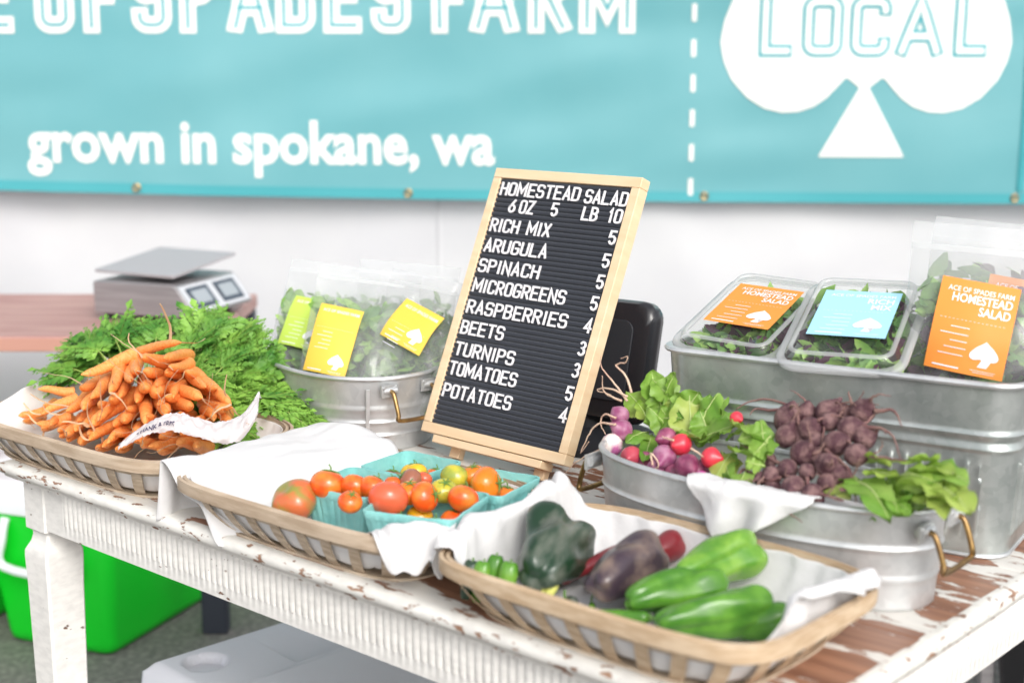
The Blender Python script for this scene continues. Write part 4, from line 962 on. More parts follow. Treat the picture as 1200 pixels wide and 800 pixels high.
# ------------------------------------------------------------------ berry boxes and tomatoes
def pulp_box(loc, rz, s, h, label, tilt=0.):
    t = thing('berry_box', label, 'box', loc, rz, 'teal pulp boxes in the tomato basket'); t.rotation_euler = (tilt, 0, rz)
    b = MB(); rs = []; N = 120
    for k, z, rib in ((.80, 0, 0), (.82, .003, 1), (.90, h * .5, 1), (.955, h * .80, 1), (.965, h * .82, 0), (.99, h * .985, 0), (.985, h, 0), (.945, h, 0), (.925, h * .8, 0), (.80, .004, 0)):
        P = rrect(s / 2 * k, s / 2 * k, .010, 4, N); ring = []
        for i, (x, y) in enumerate(P):
            d = -.0016 * rib * max(0, math.cos(i / N * 4 * 9 * 2 * math.pi)) ; q = 1 + d / math.hypot(x, y); q += .012 * nz(x * 30, y * 30, z * 12) * (z / h)
            ring.append(Vector((x * q, y * q, z + .0015 * nz(x * 40, y * 40, 4) * (z / h))))
        rs.append(ring)
    b.rings(rs); b.build('shell', M['pulp'], t, ang=35); return t
BX = {'front': ((.850, .098), 21, .126, 'teal pulp box nearest the hanging cloth, with the pinkish and orange tomatoes'), 'left': ((.722, .100), 9, .110, 'teal pulp box beside the striped heirloom tomato'), 'right': ((.832, .226), 12, .112, 'teal pulp box at the right holding the large orange and the yellow green tomatoes'), 'back': ((.698, .220), 5, .104, 'teal pulp box farthest back with the yellow and brown cherry tomatoes')}
for k, ((u, v), a, s_, lab) in BX.items():
    pulp_box(T(u, v, .024 if k in ('front', 'left') else .019), TA + R(a), s_, .060, lab)

def fruit(name, c, r_, m, label, cat, sq=.86, lobes=0, axis=(0, 0, 1), stem=True, la=.06, group=None, elong=1.):
    b = MB(); rs = []; n = 28
    for i in range(17):
        ph = -math.pi / 2 + math.pi * i / 16; ring = []
        for j in range(n):
            a = 2 * math.pi * j / n; q = 1 + la * lobes_f(a, lobes) * math.cos(ph) ** .5 if lobes else 1
            dip = -.16 * math.exp(-((math.pi / 2 - ph) / .35) ** 2)
            ring.append(Vector((r_ * max(.02, math.cos(ph)) * q * math.cos(a), r_ * max(.02, math.cos(ph)) * q * math.sin(a), r_ * (sq * math.sin(ph) + dip) * elong)))
        rs.append(ring)
    b.rings(rs); o = b.build(name, m, ang=180); o.matrix_world = axes(c, Vector(c) + Vector(axis)); tag(o, label, cat, group)
    if stem:
        b = MB()
        for k in range(5):
            a = k * 1.2566 + .3; p = []
            for q in range(5):
                f = q / 4; rr = r_ * .55 * f; p.append((rr * math.cos(a), rr * math.sin(a), r_ * (sq - .15) * elong + r_ * (.06 + .14 * f - .12 * f * f * 1.3)))
            b.tube(p, [r_ * .07 * (1 - .7 * q / 4) for q in range(5)], 5)
        b.tube([(0, 0, r_ * (sq - .2) * elong), (r_ * .06, 0, r_ * (sq + .12) * elong), (r_ * .2, r_ * .05, r_ * (sq + .28) * elong)], [r_ * .06, r_ * .05, r_ * .045], 6)
        b.build('calyx', M['calyx'], o)
    return o
def lobes_f(a, n): return math.cos(n * a) + .35 * math.cos((n + 1) * a + 1)
TOMS=[
(-0.281,1.801,0.826,0.028,1.0),(-0.238,1.807,0.846,0.021,0.0),(-0.202,1.799,0.846,0.017,0.0),(-0.201,1.732,0.846,0.014,0.0),(-0.178,1.791,0.846,0.017,0.0),
(-0.155,1.747,0.846,0.023,2.0),(-0.129,1.772,0.846,0.016,3.0),(-0.11,1.754,0.846,0.018,0.0),(-0.087,1.78,0.846,0.016,4.0),(-0.127,1.866,0.846,0.013,5.0),
(-0.133,1.822,0.846,0.016,6.0),(-0.155,1.814,0.846,0.01,0.0),(-0.115,1.834,0.846,0.01,2.0),(-0.075,1.842,0.846,0.018,7.0),(-0.033,1.807,0.846,0.021,8.0),
(-0.061,1.747,0.846,0.018,0.0),(-0.05,1.85,0.846,0.015,8.0),
]
TK = [('tom', 0), ('tom_str', 4), ('tom_pink', 0), ('tom_or', 0), ('tom_gy', 5), ('tom_y', 0), ('tom_br', 0), ('tom_gy', 0), ('tom_or', 5)]
TN = ['', 'large green and red striped heirloom tomato lying outside the boxes', '', '', '', '', '', '', '']
TLAB = [TN[1], 'red orange tomato, biggest and leftmost in the left teal box', 'orange red tomato right of the biggest one in the left teal box', 'small orange tomato low in the left teal box behind its front rim', 'orange red tomato at the right of the left teal box', 'broad pinkish tomato at the front left of the front teal box', 'yellow orange tomato in the middle between the teal boxes', 'orange tomato with its calyx to the right in the front teal box', 'green and yellow ribbed tomato between the front and right teal boxes', 'yellow cherry tomato in the back teal box', 'brown cherry tomato in the back teal box', 'small red cherry tomato at the left of the back teal box', 'small pink cherry tomato right of the brown one', 'long yellow green tomato on top of the right teal box', 'large orange lobed tomato at the right of the right teal box', 'orange tomato at the front corner of the right teal box', 'orange tomato with a green calyx at the back of the right teal box']
for i, (x, y, z, r_, k) in enumerate(TOMS):
    k = int(k); mk, lb_ = TK[k]
    ax = [(-.5, -.3, .8), (.2, .3, .9), (.3, .5, .8), (.2, -.3, .8), (.4, .4, .7), (.1, .6, .8), (0, -.2, 1), (.9, -.3, .3), (.2, -.4, .9), (0, .4, .9), (-.8, 0, .5), (0, .3, .9), (.4, .4, .8), (.85, -.25, -.25), (.9, -.3, .2), (.3, .5, .8), (-.1, -.1, 1)][i]
    el = 1.45 if k == 7 else 1.
    fruit('tomato', (x, y, z), r_ * (1.12 if k != 7 else .92), M[mk], TLAB[i], 'tomato', lobes=lb_, la=.05 if lb_ else 0, axis=ax, stem=i not in (0, 5, 2, 13), group='tomatoes', elong=el, sq=.84)
for j, (u, v, mk) in enumerate(((.875, .085, 'tom'), (.83, .068, 'tom_or'), (.87, .125, 'tom'), (.825, .11, 'tom_y'), (.70, .08, 'tom'), (.735, .085, 'tom'), (.69, .12, 'tom'), (.735, .125, 'tom_or'), (.80, .19, 'tom_or'), (.85, .19, 'tom'), (.80, .24, 'tom_y'), (.85, .245, 'tom_or'), (.68, .20, 'tom_br'), (.72, .20, 'tom'), (.68, .24, 'tom_y'), (.72, .245, 'tom'))):
    fruit('tomato', T(u, v, .056), .0175, M[mk], 'tomato of the lower layer in the %s teal box, under the others' % ('front' if j < 4 else 'left' if j < 8 else 'right' if j < 12 else 'back'), 'tomato', group='tomatoes', axis=(.2, .1, 1))


# ------------------------------------------------------------------ peppers
def bell(A, B_, r_, m, label, roll=0., lobes=3, taper=.8, la=.10, name='bell_pepper', cat='pepper', stem='calyx', bend=0., wr=0., sd=0, lump=0.):
    """A blossom end, B stem end"""
    A = Vector(A); B_ = Vector(B_); L_ = (B_ - A).length; mtx = axes(A, B_, roll); o = bpy.data.objects
    b = MB(); rs = []; n = 48
    prof = [(0, .03, .035), (0, .14, .008), (0, .36, 0), (.05, .6, 0), (.14, .76, 0), (.3, .88, 0), (.5, .95, 0), (.7, 1.0, 0), (.84, .98, 0), (.93, .86, 0), (.985, .66, 0), (.995, .42, 0), (.965, .22, 0), (.95, .06, 0)]
    pts = catmull([Vector((t, q, d)) for t, q, d in prof], 3)
    for p in pts:
        t, q = p.x, p.y * lerp(taper, 1, smooth(0, .8, p.x)); ring = []
        for j in range(n):
            a = 2 * math.pi * j / n; tw_ = a + .5 * t + sd
            f = 1 + la * (abs(math.cos(lobes * tw_ / 2)) ** .6 - .65) * 1.6 + lump * nz(math.cos(a) * 1.4 + sd, math.sin(a) * 1.4, t * 2.6) + wr * math.sin(7 * a + 7 * nz(t * 3, math.cos(a) * 2, math.sin(a) * 2 + sd)) 
            z = t * L_ + r_ * .16 * (math.cos(lobes * tw_ / 2) ** 2) * (-1 if t < .3 else 1) * (1 - smooth(.0, .25, min(t, 1 - t) )) * min(1, q * 2)
            ring.append(Vector((r_ * q * f * math.cos(a) + bend * r_ * math.sin(t * math.pi), r_ * q * f * math.sin(a), z)))
        rs.append(ring)
    b.rings(rs); o = b.build(name, m, ang=180); o.matrix_world = mtx; tag(o, label, cat)
    b = MB(); rs = [[Vector((r_ * k * (1 + .15 * math.cos(5 * a)) * math.cos(a), r_ * k * (1 + .15 * math.cos(5 * a)) * math.sin(a), L_ * .965 + dz * r_)) for a in [2 * math.pi * j / 20 for j in range(20)]] for k, dz in ((.34, .02), (.28, .08), (.15, .13), (.11, .3), (.12, .55), (.02, .56))]
    b.rings(rs); b.build('stem', M['calyx'], o, ang=50); return o
def long_pepper(P, r_, m, label, name='long_pepper', tip=True):
    b = MB(); Q = catmull(P, 6); N = len(Q)
    rad = [r_ * (min(1, (i / N) / .10 + .25) if i / N < .08 else 1) * (1 - .75 * smooth(.35, 1.0, i / (N - 1))) * (1 + .05 * nz(i * .4, r_ * 90)) for i in range(N)]
    rad[-1] = r_ * .1
    b.tube([q - Q[0] for q in Q], rad, 16); o = b.build(name, m, ang=180); o.location = Q[0]; tag(o, label, 'pepper')
    d = (Q[0] - Q[1]).normalized(); b = MB(); b.tube(catmull([Vector((0, 0, 0)) + d * -.001, d * .006, d * .012 + Vector((0, 0, .004)), d * .016 + Vector((.002, 0, .011))], 3), [r_ * .75, r_ * .5] + [r_ * .28] * 8, 8); b.build('stem', M['calyx'], o); return o
bell(T(1.064, .060, .046), T(1.008, .172, .058), .043, M['pep_dg'], 'large wrinkled dark green pepper against the bunched cloth', lobes=3, taper=.80, la=.16, wr=.022, lump=.34, sd=1.2, roll=.4)
bell(T(1.135, .078, .046), T(1.132, .188, .058), .031, M['pep_p'], 'dark purple bell pepper in the middle of the pepper basket', lobes=3, taper=.9, la=.12, lump=.25, wr=.012, sd=2.)
bell(T(1.200, .140, .056), T(1.226, .255, .066), .028, M['pep_g2'], 'light green bell pepper at the back of the three green ones', lobes=3, taper=.75, la=.17, lump=.26, wr=.010, sd=.3, bend=.12)
bell(T(1.180, .078, .042), T(1.229, .182, .050), .024, M['pep_g'], 'green bell pepper in the middle of the three, next to the purple one', lobes=3, taper=.85, la=.17, lump=.26, wr=.010, sd=.9)
bell(T(1.240, .050, .040), T(1.306, .160, .046), .0245, M['pep_g'], 'long green bell pepper nearest the front of the three green ones', lobes=3, taper=.8, la=.19, lump=.26, wr=.010, sd=1.7)
long_pepper([T(1.086, .240, .036), T(1.077, .200, .040), T(1.068, .150, .036), T(1.062, .108, .026)], .0135, M['pep_r'], 'long dark red pepper pointing left between the dark green and purple ones')
long_pepper([T(1.106, .225, .026), T(1.097, .190, .028), T(1.084, .150, .024), T(1.076, .130, .020)], .0135, M['pep_r'], 'short dark red pepper under the long dark red one')
bell(T(1.106, .225, .040), T(1.110, .268, .046), .019, M['pep_r'], 'round dark red pepper behind the purple one', lobes=3, taper=.95, la=.05)
for k, (u, v, h, m, lab) in enumerate(((.982, .040, .052, 'pep_dg', 'small dark green chili at the left end of the row of small peppers'), (.998, .042, .054, 'pep_g2', 'small light green pepper second from the left in the row of small ones'), (1.006, .055, .060, 'pep_g', 'small green pepper third in the row, with a long upright stem'), (1.030, .052, .058, 'pep_g2', 'small ribbed green pepper at the right of the row beside the big dark one'))):
    bell(T(u + .004, v - .018, .012), T(u, v, h), .0105 + .001 * (k == 3), M[m], lab, lobes=4, taper=.8, la=.05, name='small_pepper')
for k, (u, v, lab) in enumerate(((1.058, .078, 'pale yellow pepper tip on the cloth, left one of the pair'), (1.069, .083, 'pale yellow pepper tip on the cloth, right one of the pair'))):
    bell(T(u, v - .012, .018), T(u, v, .036), .0075, M['pep_y'], lab, lobes=4, taper=.7, la=.04, name='small_pepper')
long_pepper([T(1.208, .080, .030), T(1.182, .068, .028), T(1.152, .060, .026), T(1.130, .060, .024)], .0075, M['pep_g'], 'thin green chili lying in front of the purple pepper', name='chili')
long_pepper([T(1.090, .086, .018), T(1.100, .082, .020), T(1.108, .080, .018)], .006, M['pep_dg'], 'tiny dark green chili on the white cloth', name='chili')
long_pepper([T(1.118, .092, .018), T(1.124, .085, .019), T(1.130, .078, .018)], .004, M['pep_g'], 'tiny green chili with a curved stem beside the purple pepper', name='chili')
bell(T(1.282, .120, .026), T(1.332, .165, .034), .022, M['pep_g'], 'smaller green pepper tip showing right of the long green one', lobes=3, taper=.7, la=.08)
bell(T(1.237, .100, .022), T(1.192, .140, .026), .022, M['pep_dg'], 'dark green pepper underneath the green ones', lobes=3, taper=.7, la=.08)

# ------------------------------------------------------------------ leaves
def leaf_part(name, A, B_, wd, m, parent, nrm=(0, -.55, .85), curl=.25, seed=0, lobed=0.):
    r_ = random.Random(seed * 13 + 5); A = Vector(A); B_ = Vector(B_); ax = B_ - A; L_ = ax.length; d = ax.normalized()
    n_ = Vector(nrm) + Vector((r_.uniform(-.5, .5), r_.uniform(-.4, .4), r_.uniform(-.3, .3))); n_ = (n_ - d * n_.dot(d)).normalized(); s_ = d.cross(n_)
    cup = r_.uniform(-.25, .35); bow = r_.uniform(-.1, 1) * curl
    def pt(a, c):
        t = a; q = 2 * c - 1
        w_ = wd * .62 * (math.sin(math.pi * (.06 + .94 * t) ** .75) ** .7) * (1 + lobed * .16 * math.sin(t * 25 + seed)) * (1 if t > .22 else .25 + .75 * smooth(.05, .22, t))
        x = q * w_; wv = .10 * wd * math.sin(t * 15 + q * 3 + seed) * abs(q) + .07 * wd * nz(t * 5, q * 3, seed)
        h = cup * wd * (abs(q) ** 1.6) * .8 + bow * L_ * math.sin(t * 2.6) * .5 - max(0, bow) * L_ * .35 * t * t + wv
        return A + d * (L_ * t) + s_ * x + n_ * h
    b = MB(); b.grid(pt, 18, 8)
    b.tube([pt(i / 10, .5) + n_ * wd * .012 for i in range(11)], [wd * .040 * (1 - .085 * i) for i in range(11)], 6, mi=1)
    return b.build(name, [m, M['vein']], parent, ang=180)
def root_part(path, r0, m, parent, name='root'):
    b = MB(); P = catmull([Vector(p) for p in path], 6); N = len(P)
    P = [p + Vector((nz(i * .5, r0 * 999, 1), nz(i * .5, r0 * 999, 5), nz(i * .5, r0 * 999, 9))) * .0016 for i, p in enumerate(P)]
    b.tube(P, [max(.0005, r0 * (1 - .82 * (i / (N - 1)) ** .8)) for i in range(N)], 7); return b.build(name, m, parent, ang=180)
BEETS=[
(0.346,1.764,0.943,0.016),(0.367,1.729,0.94,0.015),(0.367,1.758,0.953,0.012),(0.339,1.741,0.928,0.014),(0.389,1.741,0.959,0.013),
(0.388,1.723,0.951,0.013),(0.425,1.71,0.967,0.016),(0.407,1.695,0.949,0.015),(0.388,1.685,0.934,0.014),(0.404,1.649,0.929,0.014),
(0.352,1.698,0.918,0.015),(0.332,1.688,0.901,0.013),(0.351,1.665,0.904,0.011),(0.373,1.658,0.914,0.013),(0.333,1.652,0.888,0.014),
(0.314,1.691,0.892,0.012),(0.302,1.697,0.887,0.009),(0.35,1.626,0.888,0.012),(0.316,1.732,0.899,0.012),(0.421,1.682,0.942,0.013),
(0.372,1.713,0.925,0.013),(0.386,1.645,0.906,0.012),(0.314,1.683,0.877,0.01),(0.371,1.643,0.896,0.012),(0.357,1.742,0.929,0.013),
(0.409,1.735,0.958,0.012),(0.37,1.692,0.915,0.013),
]
TURNIPS=[
(0.135,1.896,0.876,0.016,0.0),(0.149,1.903,0.894,0.015,1.0),(0.147,1.925,0.909,0.014,1.0),(0.158,1.859,0.869,0.015,2.0),(0.198,1.823,0.879,0.017,1.0),
(0.203,1.845,0.898,0.015,4.0),(0.219,1.821,0.896,0.015,3.0),(0.252,1.775,0.891,0.014,3.0),(0.224,1.788,0.876,0.017,4.0),(0.186,1.818,0.865,0.012,1.0),
(0.238,1.758,0.868,0.011,5.0),(0.286,1.798,0.937,0.009,3.0),(0.208,1.814,0.861,0.012,4.0),(0.177,1.856,0.864,0.014,4.0),(0.24,1.789,0.872,0.013,4.0),
]
TLEAF=[
(0.194,1.936,0.919,0.193,1.959,0.965,0.024),(0.187,1.931,0.909,0.158,1.962,0.935,0.026),(0.198,1.928,0.917,0.223,1.931,0.968,0.021),(0.205,1.924,0.92,0.195,1.927,0.941,0.026),(0.201,1.909,0.905,0.226,1.865,0.92,0.026),
(0.19,1.907,0.893,0.2,1.897,0.922,0.021),(0.236,1.852,0.893,0.237,1.894,0.953,0.034),(0.247,1.854,0.904,0.271,1.86,0.956,0.027),(0.25,1.842,0.898,0.276,1.825,0.934,0.02),(0.242,1.843,0.891,0.296,1.796,0.93,0.018),
(0.278,1.815,0.903,0.303,1.785,0.929,0.018),(0.284,1.796,0.894,0.252,1.734,0.876,0.024),(0.289,1.791,0.896,0.307,1.705,0.904,0.027),(0.3,1.791,0.905,0.318,1.762,0.926,0.02),(0.189,1.903,0.889,0.171,1.826,0.87,0.014),
(0.185,1.909,0.89,0.152,1.871,0.886,0.019),(0.221,1.901,0.916,0.211,1.903,0.937,0.023),(0.231,1.87,0.902,0.24,1.798,0.91,0.023),(0.27,1.808,0.891,0.267,1.725,0.883,0.02),(0.218,1.92,0.928,0.192,1.948,0.955,0.026),
(0.229,1.893,0.918,0.249,1.881,0.953,0.03),(0.186,1.92,0.899,0.171,1.937,0.926,0.021),(0.215,1.936,0.938,0.21,1.935,0.96,0.019),(0.257,1.847,0.908,0.247,1.858,0.933,0.025),
]
BLEAF=[
(0.401,1.633,0.9,0.418,1.536,0.885,0.037),(0.418,1.636,0.914,0.436,1.584,0.921,0.027),(0.439,1.605,0.913,0.472,1.543,0.926,0.032),(0.441,1.591,0.907,0.473,1.512,0.912,0.029),(0.465,1.6,0.929,0.496,1.525,0.934,0.037),
(0.47,1.574,0.919,0.489,1.482,0.91,0.041),(0.458,1.616,0.931,0.48,1.572,0.945,0.022),(0.428,1.639,0.923,0.461,1.585,0.939,0.017),(0.398,1.651,0.907,0.404,1.597,0.905,0.028),(0.471,1.552,0.909,0.465,1.497,0.9,0.024),
(0.377,1.654,0.893,0.386,1.598,0.893,0.025),(0.456,1.599,0.922,0.489,1.54,0.936,0.029),(0.428,1.596,0.9,0.426,1.534,0.891,0.024),(0.458,1.57,0.908,0.483,1.509,0.917,0.031),(0.412,1.651,0.917,0.433,1.602,0.928,0.02),
]
MLEAF=[
(0.315,1.737,0.916,0.277,1.792,0.931,0.023),(0.312,1.736,0.914,0.312,1.769,0.943,0.018),(0.322,1.747,0.924,0.285,1.706,0.899,0.018),(0.325,1.754,0.93,0.282,1.757,0.919,0.021),(0.322,1.75,0.926,0.294,1.717,0.909,0.023),
(0.287,1.717,0.89,0.267,1.663,0.87,0.018),(0.308,1.706,0.899,0.286,1.713,0.902,0.02),
]
TROOTS= [[(0.134,1.891,0.872),(0.116,1.908,0.865),(0.083,1.937,0.835),(0.066,1.952,0.807)],[(0.139,1.887,0.906),(0.116,1.908,0.902),(0.102,1.92,0.877),(0.094,1.927,0.856),(0.105,1.918,0.874)],[(0.139,1.887,0.915),(0.124,1.901,0.917),(0.12,1.904,0.902),(0.126,1.899,0.89)],[(0.153,1.875,0.941),(0.137,1.89,0.961),(0.12,1.904,0.981),(0.119,1.905,0.998)],[(0.153,1.875,0.947),(0.131,1.894,0.954),(0.115,1.909,0.948),(0.132,1.893,0.946)],[(0.158,1.871,0.953),(0.15,1.878,0.975),(0.138,1.888,0.987),(0.15,1.878,0.993),(0.152,1.876,1.001),(0.144,1.883,0.997)],[(0.146,1.881,0.94),(0.128,1.897,0.945),(0.122,1.903,0.952),(0.121,1.903,0.97)],[(0.181,1.803,0.873),(0.178,1.806,0.889),(0.188,1.797,0.875),(0.173,1.81,0.86),(0.175,1.808,0.852)],[(0.205,1.782,0.912),(0.194,1.792,0.913),(0.192,1.794,0.914)],[(0.225,1.765,0.906),(0.235,1.756,0.901),(0.239,1.752,0.898)]]
BROOTS= [[(0.365,1.73,0.943),(0.358,1.767,0.955),(0.328,1.812,0.958),(0.303,1.827,0.95),(0.29,1.826,0.941)],[(0.362,1.763,0.956),(0.33,1.791,0.949),(0.312,1.809,0.946),(0.304,1.805,0.939)],[(0.435,1.695,0.97),(0.453,1.683,0.975),(0.456,1.664,0.97),(0.456,1.649,0.963)],[(0.414,1.689,0.955),(0.438,1.66,0.957),(0.445,1.636,0.951),(0.443,1.598,0.936)],[(0.413,1.635,0.932),(0.432,1.613,0.935),(0.448,1.594,0.937)],[(0.37,1.722,0.943),(0.383,1.736,0.957),(0.408,1.734,0.972),(0.442,1.7,0.977)],[(0.359,1.685,0.92),(0.371,1.686,0.927),(0.38,1.716,0.946),(0.384,1.731,0.955)],[(0.374,1.679,0.927),(0.386,1.649,0.922),(0.391,1.632,0.918),(0.393,1.612,0.912)],[(0.348,1.651,0.9),(0.35,1.627,0.892),(0.374,1.59,0.893),(0.376,1.584,0.892)],[(0.3,1.694,0.888),(0.284,1.724,0.89),(0.277,1.707,0.879),(0.281,1.688,0.874)],[(0.322,1.675,0.893),(0.299,1.688,0.884),(0.288,1.682,0.875)],[(0.331,1.643,0.887),(0.31,1.666,0.883),(0.293,1.685,0.88)],[(0.346,1.615,0.885),(0.356,1.617,0.892),(0.374,1.586,0.891)],[(0.284,1.69,0.876),(0.303,1.653,0.874),(0.331,1.586,0.867)],[(0.325,1.695,0.904),(0.306,1.735,0.909),(0.287,1.764,0.91)],[(0.416,1.723,0.971),(0.415,1.739,0.978),(0.416,1.75,0.983)],[(0.377,1.603,0.899),(0.39,1.596,0.904),(0.388,1.573,0.895)]]

def bulb(name, c, r_, m, label, cat, group, axis, squash=.92, tail=True, tm=None):
    b = MB(); rs = []; s0 = rnd.uniform(0, 9)
    for i in range(15):
        ph = -math.pi / 2 + math.pi * i / 14; rr = r_ * max(.03, math.cos(ph)); z = r_ * squash * math.sin(ph)
        if tail and ph > .7: z += r_ * (.2 + .5 * (s0 % 1)) * ((ph - .7) / .87) ** 2; 
        if tail and ph > 1.0: rr = r_ * lerp(math.cos(1.0), .10, (ph - 1.0) / .57)
        rs.append([Vector((rr * (1 + .05 * nz(math.cos(a), math.sin(a) + s0, ph)) * math.cos(a), rr * math.sin(a) * (1 + .05 * nz(math.cos(a) + 3, math.sin(a) + s0, ph)), z)) for a in [2 * math.pi * j / 20 for j in range(20)]])
    b.rings(rs); o = b.build(name, m, ang=180); o.matrix_world = axes(c, Vector(c) + Vector(axis), s0); tag(o, label, cat, group); return o
TL_ = ['white and purple turnip at the left end of the low tub', 'purple turnip directly above the white and purple one', 'uppermost purple turnip, half hidden by the leaves', 'reddish turnip at the rim beside the white and purple one', 'large purple turnip in the middle of the front row with a curled root', 'dark purple turnip behind the round red radish', 'round red radish in front of the dark purple turnips', 'red radish nearest to the beets', 'dark purple turnip at the rim below the round red radish', 'small purple turnip half sunk behind the rim', 'magenta turnip just showing over the rim', 'red radish peeping out of the leaves near the beets', 'dark turnip sunk between the front turnips', 'dark turnip in the gap right of the reddish one', 'dark turnip below the red radish nearest to the beets']
for i, (x, y, z, r_, k) in enumerate(TURNIPS):
    k = int(k); nm = 'radish' if k == 3 else 'turnip'
    ax = [(-.8, -.5, -.1), (-.6, -.3, .4), (-.5, -.1, .6), (-.3, -.8, .1), (-.35, -.8, -.2), (-.7, -.6, .1), (-.7, -.7, .1), (.7, -.6, .1)][i] if i < 8 else (rnd.uniform(-.5, .5), -.8, rnd.uniform(-.3, .3))
    bulb(nm, (x, y, z), r_ * .98, [M['turnip_w'], M['turnip_p'], M['turnip_r'], M['radish'], M['turnip_d'], M['turnip_m']][k], TL_[i], nm, 'turnips and radishes in the low tub', ax)
tg = thing('turnip_greens', 'bunch of light green turnip leaves standing up behind the turnips', 'greens', (0, 0, 0))
for i, c in enumerate(TLEAF):
    leaf_part('leaf', c[:3], c[3:6], c[6] * 1.38, M['leaf'] if i % 5 != 1 else M['leaf_y'], tg, seed=i, lobed=.3)
for i, c in enumerate(MLEAF):
    leaf_part('leaf', c[:3], c[3:6], c[6] * 1.25, M['leaf'], tg, seed=40 + i, lobed=.6)
for p in TROOTS: root_part(p, .0018, M['troot'], tg)
for i in range(30):        # deeper leaves filling the bunch
    a = Vector((.215 + .05 * rnd.random(), 1.93 - .05 * rnd.random(), .89)); e_ = a + Vector((rnd.uniform(-.05, .06), rnd.uniform(-.02, .04), rnd.uniform(.005, .05)))
    leaf_part('leaf', a, e_, .03, M['leaf'], tg, seed=70 + i, lobed=.5)
def blab(i, x, y, z):
    sp = {4: 'slender beet crosswise at the very top of the beet heap', 6: 'large pointed beet at the upper right of the heap with a long root', 17: 'beet lying lowest at the rim over the white cloth', 12: 'small round pale beet facing out in the lower middle of the heap', 0: 'beet highest on the left shoulder of the heap', 9: 'beet at the right side of the heap above the beet leaves', 8: 'beet in the middle of the heap with a ring marked crown', 14: 'pale tapered beet at the front rim above the cloth', 7: 'beet just below the large pointed one with a thick root to the right'}
    return sp.get(i) or ('dusty beet on the left flank of the heap towards the turnips' if x < .345 else 'dusty beet on the right flank of the heap' if x > .392 else 'dusty beet in the middle of the heap above the others' if z > .925 else 'dusty beet low in the middle of the heap')
for i, (x, y, z, r_) in enumerate(BEETS):
    out = Vector((x - .36, y - 1.76, z - .90)).normalized(); ax = (out + Vector((rnd.uniform(-.5, .9), rnd.uniform(-.5, .2), rnd.uniform(-.2, .5))))
    o = bulb('beet', (x, y, z), r_ * rnd.uniform(.90, 1.2), M['beet'], blab(i, x, y, z), 'beet', 'beets heaped in the low tub', ax, squash=rnd.uniform(.9, 1.15))
    if True:
        p = [Vector((0, 0, r_ * .9))]; dd = Vector((rnd.uniform(-.5, .5), rnd.uniform(-.5, .5), 1))
        for q in range(5): dd += Vector((rnd.uniform(-.6, .6), rnd.uniform(-.6, .6), -.15)); p.append(p[-1] + dd.normalized() * r_ * rnd.uniform(.35, .8))
        root_part(p, r_ * .16, M['beet_root'], o)
bg_ = thing('beet_greens', 'yellowing beet leaves drooping over the right end of the low tub, among long roots', 'greens', (0, 0, 0))
for i, c in enumerate(BLEAF): leaf_part('leaf', c[:3], c[3:6], c[6] * 1.1, M['leaf_y'] if i % 4 else M['leaf'], bg_, seed=90 + i, lobed=.5, curl=.4)
for i in range(12):
    a = Vector((.40 + .05 * rnd.random(), 1.64 - .05 * rnd.random(), .885)); e_ = a + Vector((rnd.uniform(.0, .06), rnd.uniform(-.07, .0), rnd.uniform(-.005, .03)))
    leaf_part('leaf', a, e_, .03, M['leaf'], bg_, seed=120 + i, lobed=.5)
for p in BROOTS: root_part(p, .0030, M['beet_root'], bg_)
# soil-dark filling under the roots: straw coloured packing cloth
def tub_fill():
    L_, W_ = .212, .078; b = MB()
    b.grid(lambda a, c: Vector((lerp(-1, 1, a) * L_ * math.sqrt(max(0, 1 - (lerp(-1, 1, c) ** 2) * .8)), lerp(-1, 1, c) * W_, .080 + .022 * math.exp(-((lerp(-1, 1, a) - .1) / .5) ** 2) * (1 - lerp(-1, 1, c) ** 2) + .004 * nz(a * 12, c * 6, 3))), 50, 16)
    o = b.build('cloth', M['whitecloth'], loc=TUB.location, rotz=TUB.rotation_euler.z, ang=180); tag(o, 'white cloth bedding under the turnips and beets inside the low tub', 'cloth')
tub_fill()
# napkin hanging over the front rim of the tub
def napkin():
    a_, b_ = .239, .098; b = MB()
    def fn(s, c):      # s along the rim, c from inside over the rim and down
        u = lerp(-.045, .122, s); v0 = -b_ * (max(0, 1 - abs(u / a_) ** 2.25)) ** (1 / 2.25)
        peak = .074 * max(0, 1 - abs((s - .36) / (.36 if s < .36 else .64))) ** .9 + .002; ln = .03 + peak; dd = c * ln
        if dd < .026: y = v0 + .024 - dd * .92 ; z = .127 + .004 * dd / .026 + .003 * nz(s * 7, 1)
        else:
            f = dd - .026; y = v0 - .004 - .010 * smooth(0, .014, f) - .05 * f * (.2 + s * .4) - .009 * math.sin(s * 17 + 1 + 2 * c) * smooth(0, .05, f); z = .131 - f * .97 + .0015
        u += -.16 * max(0, dd - .026) * (s - .25)
        return Vector((u + .002 * nz(s * 11, c * 5, 2), y, z + .0012 * nz(s * 16, c * 9, 7)))
    b.grid(fn, 64, 30); o = b.build('napkin', M['whitecloth'], loc=TUB.location, rotz=TUB.rotation_euler.z, ang=180)
    md = o.modifiers.new('solid', 'SOLIDIFY'); md.thickness = .0012; md.offset = 1
    tag(o, 'white cloth napkin hanging in a point over the front of the low tub', 'cloth')
napkin()

